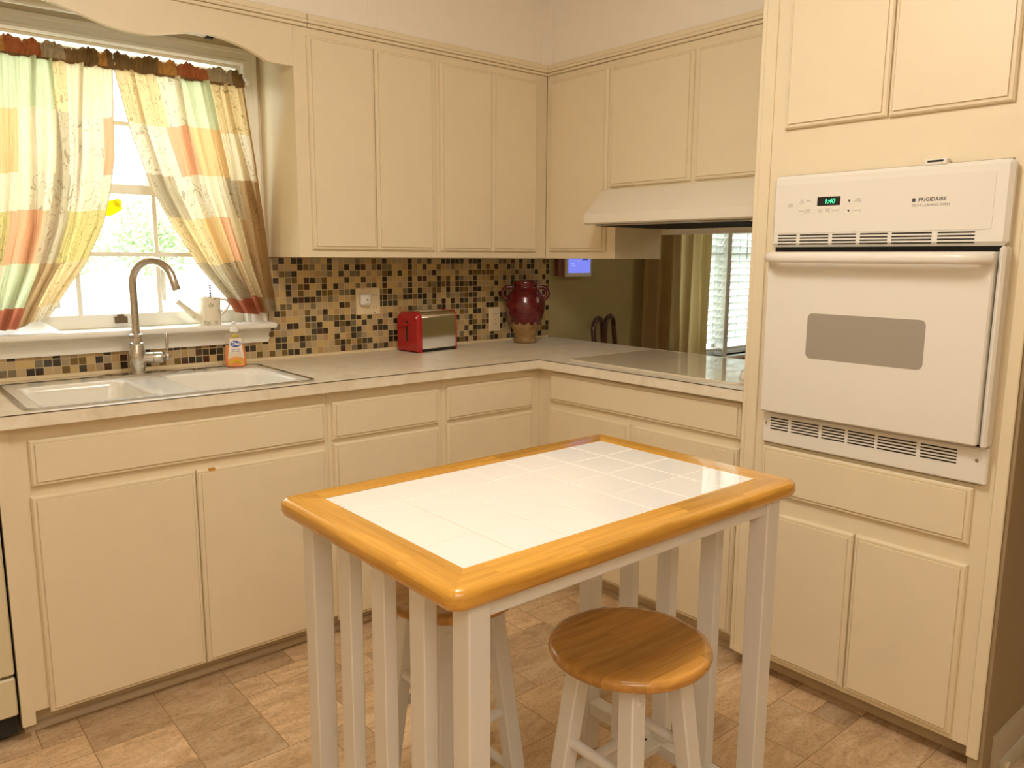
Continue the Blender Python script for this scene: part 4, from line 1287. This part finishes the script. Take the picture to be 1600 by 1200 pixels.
# ================================================================== STOOLS
def make_stool(loc, rz, label):
    o = thing('bar_stool', label, 'stool', loc, rz, group='round-seat stools at the tile table')
    MT = Matrix.Translation(loc) @ Matrix.Rotation(rz, 4, 'Z')
    def T(b): b.transform(MT); return b
    Hs, r = .610, .153
    b = BM(); lathe(b, [(.001, Hs - .030), (r - .030, Hs - .030), (r - .012, Hs - .027), (r - .003, Hs - .020), (r, Hs - .012), (r - .002, Hs - .005), (r - .008, Hs - .001), (r - .018, Hs), (.10, Hs - .003), (.05, Hs - .005), (.001, Hs - .006)], (0, 0, 0), 64, cap_bottom=True, cap_top=True)
    obj('seat', T(b), M['seat_wood'], o, smooth=50)
    top, bot = .090, .166; zt = Hs - .030; w = .036
    dirs = [Vector((math.cos(math.radians(a)), math.sin(math.radians(a)), 0)) for a in (45, 135, 225, 315)]
    axis = lambda k, z: dirs[k] * (bot + (top - bot) * z / zt) + Vector((0, 0, z))
    for k in range(4):
        b = BM(); a0, a1 = axis(k, 0), axis(k, zt)
        # square leg with vertical cut ends, flats facing the seat's sides
        tmp = BM(); box(tmp, (-w / 2, w / 2), (-w / 2, w / 2), (0, zt), .003)
        for v in tmp.verts:
            p = axis(k, v.co.z); v.co = Vector((v.co.x + p.x, v.co.y + p.y, v.co.z))
        join(b, tmp); obj('leg', T(b), M['table_white'], o)
        b = BM(); p = axis(k, zt - .036); q = dirs[k]
    for k in range(4):
        z = (.220, .300, .220, .300)[k]; z2 = z - .15
        for zz in (z + .10, z2 + .02):
            b = BM(); tube(b, [axis(k, zz), axis((k + 1) % 4, zz)], .0105, 14); obj('rung', T(b), M['table_white'], o)
    b = BM()
    for (p, q) in ((0, 2), (1, 3)):
        bar(b, dirs[p] * .10 + Vector((0, 0, zt - .018)), dirs[q] * .10 + Vector((0, 0, zt - .018)), .020, .034)
    obj('seat_brace', T(b), M['table_white'], o)
    for k in range(4):
        b = BM(); p = axis(k, zt - .035); n = Vector((0, -1, 0)) if dirs[k].y < 0 else Vector((0, 1, 0))
        s = p + Vector((0, n.y * (w / 2 - .001), 0))
        tmp = BM(); lathe(tmp, [(.007, 0), (.006, .003), (.003, .0045)], (0, 0, 0), 14)
        tmp.transform(Matrix.Translation(s) @ (Matrix.Rotation(PI / 2 if n.y < 0 else -PI / 2, 4, 'X'))); join(b, tmp); obj('bolt_cap', T(b), M['table_white'], o)
    return o
st = make_stool((-1.676, -2.044, 0), 0, 'round oak-seat stool tucked halfway under the long table side, facing the room')
dup(st, (-1.787, -1.625, 0), 0, 'round oak-seat stool under the table on the sink cabinet side, mostly hidden', 'round-seat stools at the tile table')

# ================================================================== DINING SIDE
def make_dining_window():
    w = thing('window_2', None, None, (1.55, 0, .70), kind='structure')
    x0, x1, z0, z1 = DW; xm = 1.540
    b = BM()
    for a, c in ((x0 - .06, x0), (x1, x1 + .06)): box(b, (a, c), (-.018, 0), (z0, z1 + .06), .003)
    box(b, (x0, x1), (-.0175, 0), (z1, z1 + .06), .003); obj('casing', b, M['trim'], w)
    b = BM(); box(b, (x0 - .08, x1 + .08), (-.05, .06), (z0 - .022, z0 + .0), .004); obj('sill', b, M['trim'], w)
    b = BM(); box(b, (xm - .022, xm + .022), (-.012, .10), (z0, z1), .003); obj('mullion', b, M['trim'], w)
    for a, c in ((x0, xm - .022), (xm + .022, x1)):
        s = BM()
        for za, zb, y in ((z0, 1.36, .06), (1.34, z1, .085)):
            box(s, (a, a + .035), (y, y + .025), (za, zb)); box(s, (c - .035, c), (y, y + .025), (za, zb)); box(s, (a + .034, c - .034), (y + .001, y + .024), (za, za + .04)); box(s, (a + .034, c - .034), (y + .001, y + .024), (zb - .035, zb))
        so = obj('sash', s, M['trim'], w)
        g = BM(); box(g, (a + .03, c - .03), (.070, .073), (z0 + .035, 1.33)); box(g, (a + .03, c - .03), (.096, .099), (1.375, z1 - .03)); obj('pane', g, M['glass'], so)
    for a, c, lab in ((x0 + .004, xm - .026, 'white slatted blind half hidden by the gold drape'), (xm + .026, x1 - .004, 'white slatted blind with a cord, beside the tall oven cabinet')):
        o = thing('window_blind', lab, 'blind', ((a + c) / 2, .02, z0), group='slatted dining blinds')
        b = BM(); box(b, (a, c), (.0, .05), (z1 - .045, z1 - .002), .003); obj('headrail', b, M['card'], o)
        b = BM(); z = z1 - .065; k = 0
        while z > .775:
            ang = math.radians(-54); hw = .024
            y0_, z0_ = .024 - hw * math.cos(ang), z - hw * math.sin(ang); y1_, z1_ = .024 + hw * math.cos(ang), z + hw * math.sin(ang)
            nseg = 10
            pts = [(a + (c - a) * i / nseg, .0012 * math.sin(i * 2.3 + k * 1.7)) for i in range(nseg + 1)]
            A = [b.verts.new((x, y0_, z0_ + e)) for x, e in pts]; B = [b.verts.new((x, (y0_ + y1_) / 2, (z0_ + z1_) / 2 + .0035 + e)) for x, e in pts]; D = [b.verts.new((x, y1_, z1_ + e)) for x, e in pts]
            for i in range(nseg): b.faces.new((A[i], A[i + 1], B[i + 1], B[i])); b.faces.new((B[i], B[i + 1], D[i + 1], D[i]))
            z -= .0445; k += 1
        obj('slats', b, M['slat'], o, smooth=80, keep=True)
        b = BM(); box(b, (a, c), (.008, .042), (.735, .752), .003); obj('bottom_rail', b, M['card'], o)
        for x in (a + .10, c - .10):
            b = BM(); tube(b, [(x, .0015, .75), (x, .0015, z1 - .04)], .0012, 6); obj('ladder_cord', b, M['card'], o)
        b = BM(); xx = a + .17; tube(b, [(xx, -.006, z1 - .03), (xx, -.006, 1.31)], .0025, 8); obj('tilt_wand', b, M['oven_glass'], o)
make_dining_window()

def make_drape():
    o = thing('drape', 'long gold drape gathered beside the dining window', 'drape', (.95, -.08, .03))
    b = BM(); nu, nv = 160, 24; g = []
    for j in range(nv + 1):
        v = j / nv; row = []
        for i in range(nu + 1):
            u = i / nu
            x = .66 + .53 * u + .012 * math.sin(v * 5 + u * 20)
            y = -.085 + .034 * math.sin(u * 36 + .5 * math.sin(v * 4)) + .012 * math.sin(u * 71 + 2)
            row.append(b.verts.new((x, y, 2.14 - 2.11 * v)))
        g.append(row)
    for j in range(nv):
        for i in range(nu): b.faces.new((g[j][i], g[j][i + 1], g[j + 1][i + 1], g[j + 1][i]))
    obj('cloth', b, M['drape'], o, smooth=180, keep=True)
    b = BM(); tube(b, [(.60, -.085, 2.15), (2.42, -.085, 2.15)], .012, 14)
    for x in (.60, 2.42): lathe(b, [(.002, -.02), (.02, -.01), (.024, .004), (.012, .02)], (x, -.085, 2.15), 16)
    for x in (.64, 2.38): box(b, (x - .006, x + .006), (-.09, -.001), (2.143, 2.157))
    tag(obj('drape_rod', b, M['brown_plastic']), 'brown rod above the dining window carrying the gold drape', 'rod')
    # pale lining edge beside the blind
    c = BM(); g = []
    for j in range(nv + 1):
        v = j / nv; row = []
        for i in range(17):
            u = i / 16
            row.append(c.verts.new((1.165 + .075 * u + .010 * math.sin(v * 40) * u, -.066 + .010 * math.sin(u * 8), 2.13 - 2.08 * v)))
        g.append(row)
    for j in range(nv):
        for i in range(16): c.faces.new((g[j][i], g[j][i + 1], g[j + 1][i + 1], g[j + 1][i]))
    e = obj('lining', c, M['lining'], o, smooth=180, keep=True); e['label'] = 'pale yellow lining edge'
M['lining'] = m_sheer('pale drape lining', (.78, .74, .50), .5)
make_drape()

# wall tablet
o = thing('wall_tablet', 'small white tablet with lit blue screen on the olive wall', 'tablet', (.15, -.03, 1.22))
b = BM(); box(b, (.040, .245), (-.030, -.0005), (1.2265, 1.42), .002); bk_ = obj('mount', b, M['frame_wood'], o); bk_['label'] = 'reddish wooden mounting block'
b = BM(); box(b, (.078, .262), (-.048, -.0305), (1.2205, 1.41), .005, 2); obj('casing', b, M['plate_white'], o)
b = BM(); box(b, (.092, .250), (-.0490, -.0478), (1.240, 1.395))
c = BM(); box(c, (.190, .232), (-.0495, -.0485), (1.305, 1.315)); 
d = BM()
for x, z, ww in ((.112, 1.285, .02), (.155, 1.300, .02), (.112, 1.275, .03)): box(d, (x, x + ww), (-.0494, -.0485), (z, z + .003))
s = obj('screen', [(b, M['screen']), (c, M['screen_ink']), (d, M['screen_pale'])], None, o, smooth=0); s['label'] = 'lit blue screen'

# dining chair: only the bowed back posts show over the worktop
def make_chair():
    mid = Vector((.300, -.142, 0)); w = Vector((.906, .423, 0)); n = Vector((w.y, -w.x, 0))
    o = thing('dining_chair', 'dark cherry dining chair with bowed crest behind the cooktop worktop', 'chair', (mid.x, mid.y, 0))
    half = .17
    for s in (-1, 1):
        b = BM(); q = mid + w * half * s
        tube(b, [q - n * .02, q + Vector((0, 0, .45)), q - n * .01 + Vector((0, 0, .80)), q - n * .025 + Vector((0, 0, .955))], [.016, .018, .015, .013], 12); obj('back_post', b, M['chair_wood'], o, smooth=60)
        # each side of the crest is a hoop falling to the middle of the back
        b = BM(); c0 = mid + w * (half * .56) * s - n * .025
        tube(b, [c0 + w * s * half * .44 * math.cos(PI * k / 14) + Vector((0, 0, .953 + .058 * math.sin(PI * k / 14))) for k in range(15)] + [mid + w * s * .010 - n * .02 + Vector((0, 0, .80)), mid + w * s * .006 + Vector((0, 0, .46))], [.013] * 15 + [.012, .011], 12)
        obj('crest_hoop', b, M['chair_wood'], o, smooth=60)
    b = BM(); sd_ = mid + n * .0; poly = [(-half - .01, -.01), (half + .01, -.01), (half + .025, -.36), (-half - .025, -.36)]
    prism(b, [(a, c) for a, c in poly], lambda a, c, d: tuple(mid + w * a + n * (-c) + Vector((0, 0, d))), .435, .465); obj('seat', b, M['chair_wood'], o)
    for s in (-1, 1):
        b = BM(); q = mid + w * half * s + n * .33; tube(b, [q, q + Vector((0, 0, .436))], [.014, .019], 12); obj('front_leg', b, M['chair_wood'], o)
make_chair()

# ================================================================== OUTDOORS
b = BM(); box(b, (-30, 30), (.14, 40), (-.55, -.45)); struct('ground', b, M['ground'], smooth=0)
def make_tree(loc, h, r, label, seed):
    rnd = random.Random(seed)
    o = thing('tree', label, 'tree', loc, group='trees beyond the sink window')
    b = BM(); tube(b, [Vector(loc), Vector(loc) + Vector((.1, 0, h * .35)), Vector(loc) + Vector((0, .1, h * .7))], [.16, .12, .05], 10); obj('trunk', b, M['bark'], o)
    b = BM()
    for _ in range(1800):
        v = Vector((rnd.gauss(0, 1), rnd.gauss(0, 1), rnd.gauss(0, 1))).normalized() * (rnd.random() ** .4)
        p = Vector(loc) + Vector((v.x * r, v.y * r, h * .62 + v.z * h * .38)); s = rnd.uniform(.07, .16)
        a = Vector((rnd.gauss(0, 1), rnd.gauss(0, 1), rnd.gauss(0, 1))).normalized(); c = a.orthogonal().normalized()
        b.faces.new([b.verts.new(q) for q in (p - a * s, p + c * s * .6, p + a * s, p - c * s * .6)])
    obj('crown', b, M['leaf'], o, smooth=0, keep=True)
for i, (x, y, h, r, lab) in enumerate(((2.6, 27, 3.3, 1.9, 'pale leafy tree far outside the lower sash, beside the swept curtain'), (-1.6, 28, 3.7, 2.0, 'pale leafy tree far outside the lower sash, behind the suncatchers'),
                                   (6.9, 30, 4.0, 2.1, 'pale leafy tree far outside, hidden behind the swept curtain'), (-6.0, 30, 3.9, 2.1, 'pale leafy tree far outside, hidden behind the straight curtain'))):
    make_tree((x, y, -.45), h, r, lab, 20 + i)

# ================================================================== LIGHT
def area(name, loc, rot, size, energy, color, size_y=None):
    l = bpy.data.lights.new(name, 'AREA'); l.energy = energy; l.color = color; l.size = size
    if size_y: l.shape = 'RECTANGLE'; l.size_y = size_y
    o = bpy.data.objects.new(name, l); COL.objects.link(o); o.location = loc; o.rotation_euler = rot
    return o
WARM = (1.0, .91, .79)
def bulb(name, loc, r, energy, color):
    l = bpy.data.lights.new(name, 'POINT'); l.energy = energy; l.color = color; l.shadow_soft_size = r
    o = bpy.data.objects.new(name, l); COL.objects.link(o); o.location = loc
bulb('ceiling_lamp', (-1.95, -1.95, 2.27), .16, 24, WARM)
area('table_fill', (-1.90, -1.90, 2.43), (0, 0, 0), .45, 10, WARM)  # added downward fill to brighten the table tiles, not a fixture of its own
area('rear_fill', (-2.95, -3.75, 2.41), (0, 0, 0), 1.2, 24, WARM)  # unseen soft fill added behind the camera, standing in for bounced light
bulb('dining_fill', (1.9, -2.4, 2.15), .12, 13, WARM)  # fill added to lift the dark olive wall; no known lamp
s = bpy.data.lights.new('sun', 'SUN'); s.energy = 6; s.angle = .01; s.color = (1, .96, .88)
so = bpy.data.objects.new('sun', s); COL.objects.link(so); so.rotation_euler = (math.radians(40), 0, math.radians(15))

wd = bpy.data.worlds.new('sky'); sc.world = wd; wd.use_nodes = True
nt = wd.node_tree; nt.nodes.clear()
out = nt.nodes.new('ShaderNodeOutputWorld'); bg = nt.nodes.new('ShaderNodeBackground')
tc = nt.nodes.new('ShaderNodeTexCoord'); sp = nt.nodes.new('ShaderNodeSeparateXYZ'); L(nt, tc.outputs['Generated'], sp.inputs[0])
c = ramp(nt, sp.outputs[2], [(.0, (1.0, .98, .92)), (.5, (.80, .90, 1.0))])
L(nt, c, bg.inputs[0]); bg.inputs[1].default_value = 6.5
L(nt, bg.outputs[0], out.inputs['Surface'])

vs = sc.view_settings
sc.display_settings.display_device = 'sRGB'
vs.view_transform = 'Standard'; vs.look = 'None'; vs.gamma = 1.0; vs.use_curve_mapping = False; vs.exposure = 0.0
sc.cycles.use_denoising = True
sc.cycles.max_bounces = 10; sc.cycles.diffuse_bounces = 6; sc.cycles.transparent_max_bounces = 12
sc.cycles.sample_clamp_indirect = 6.0
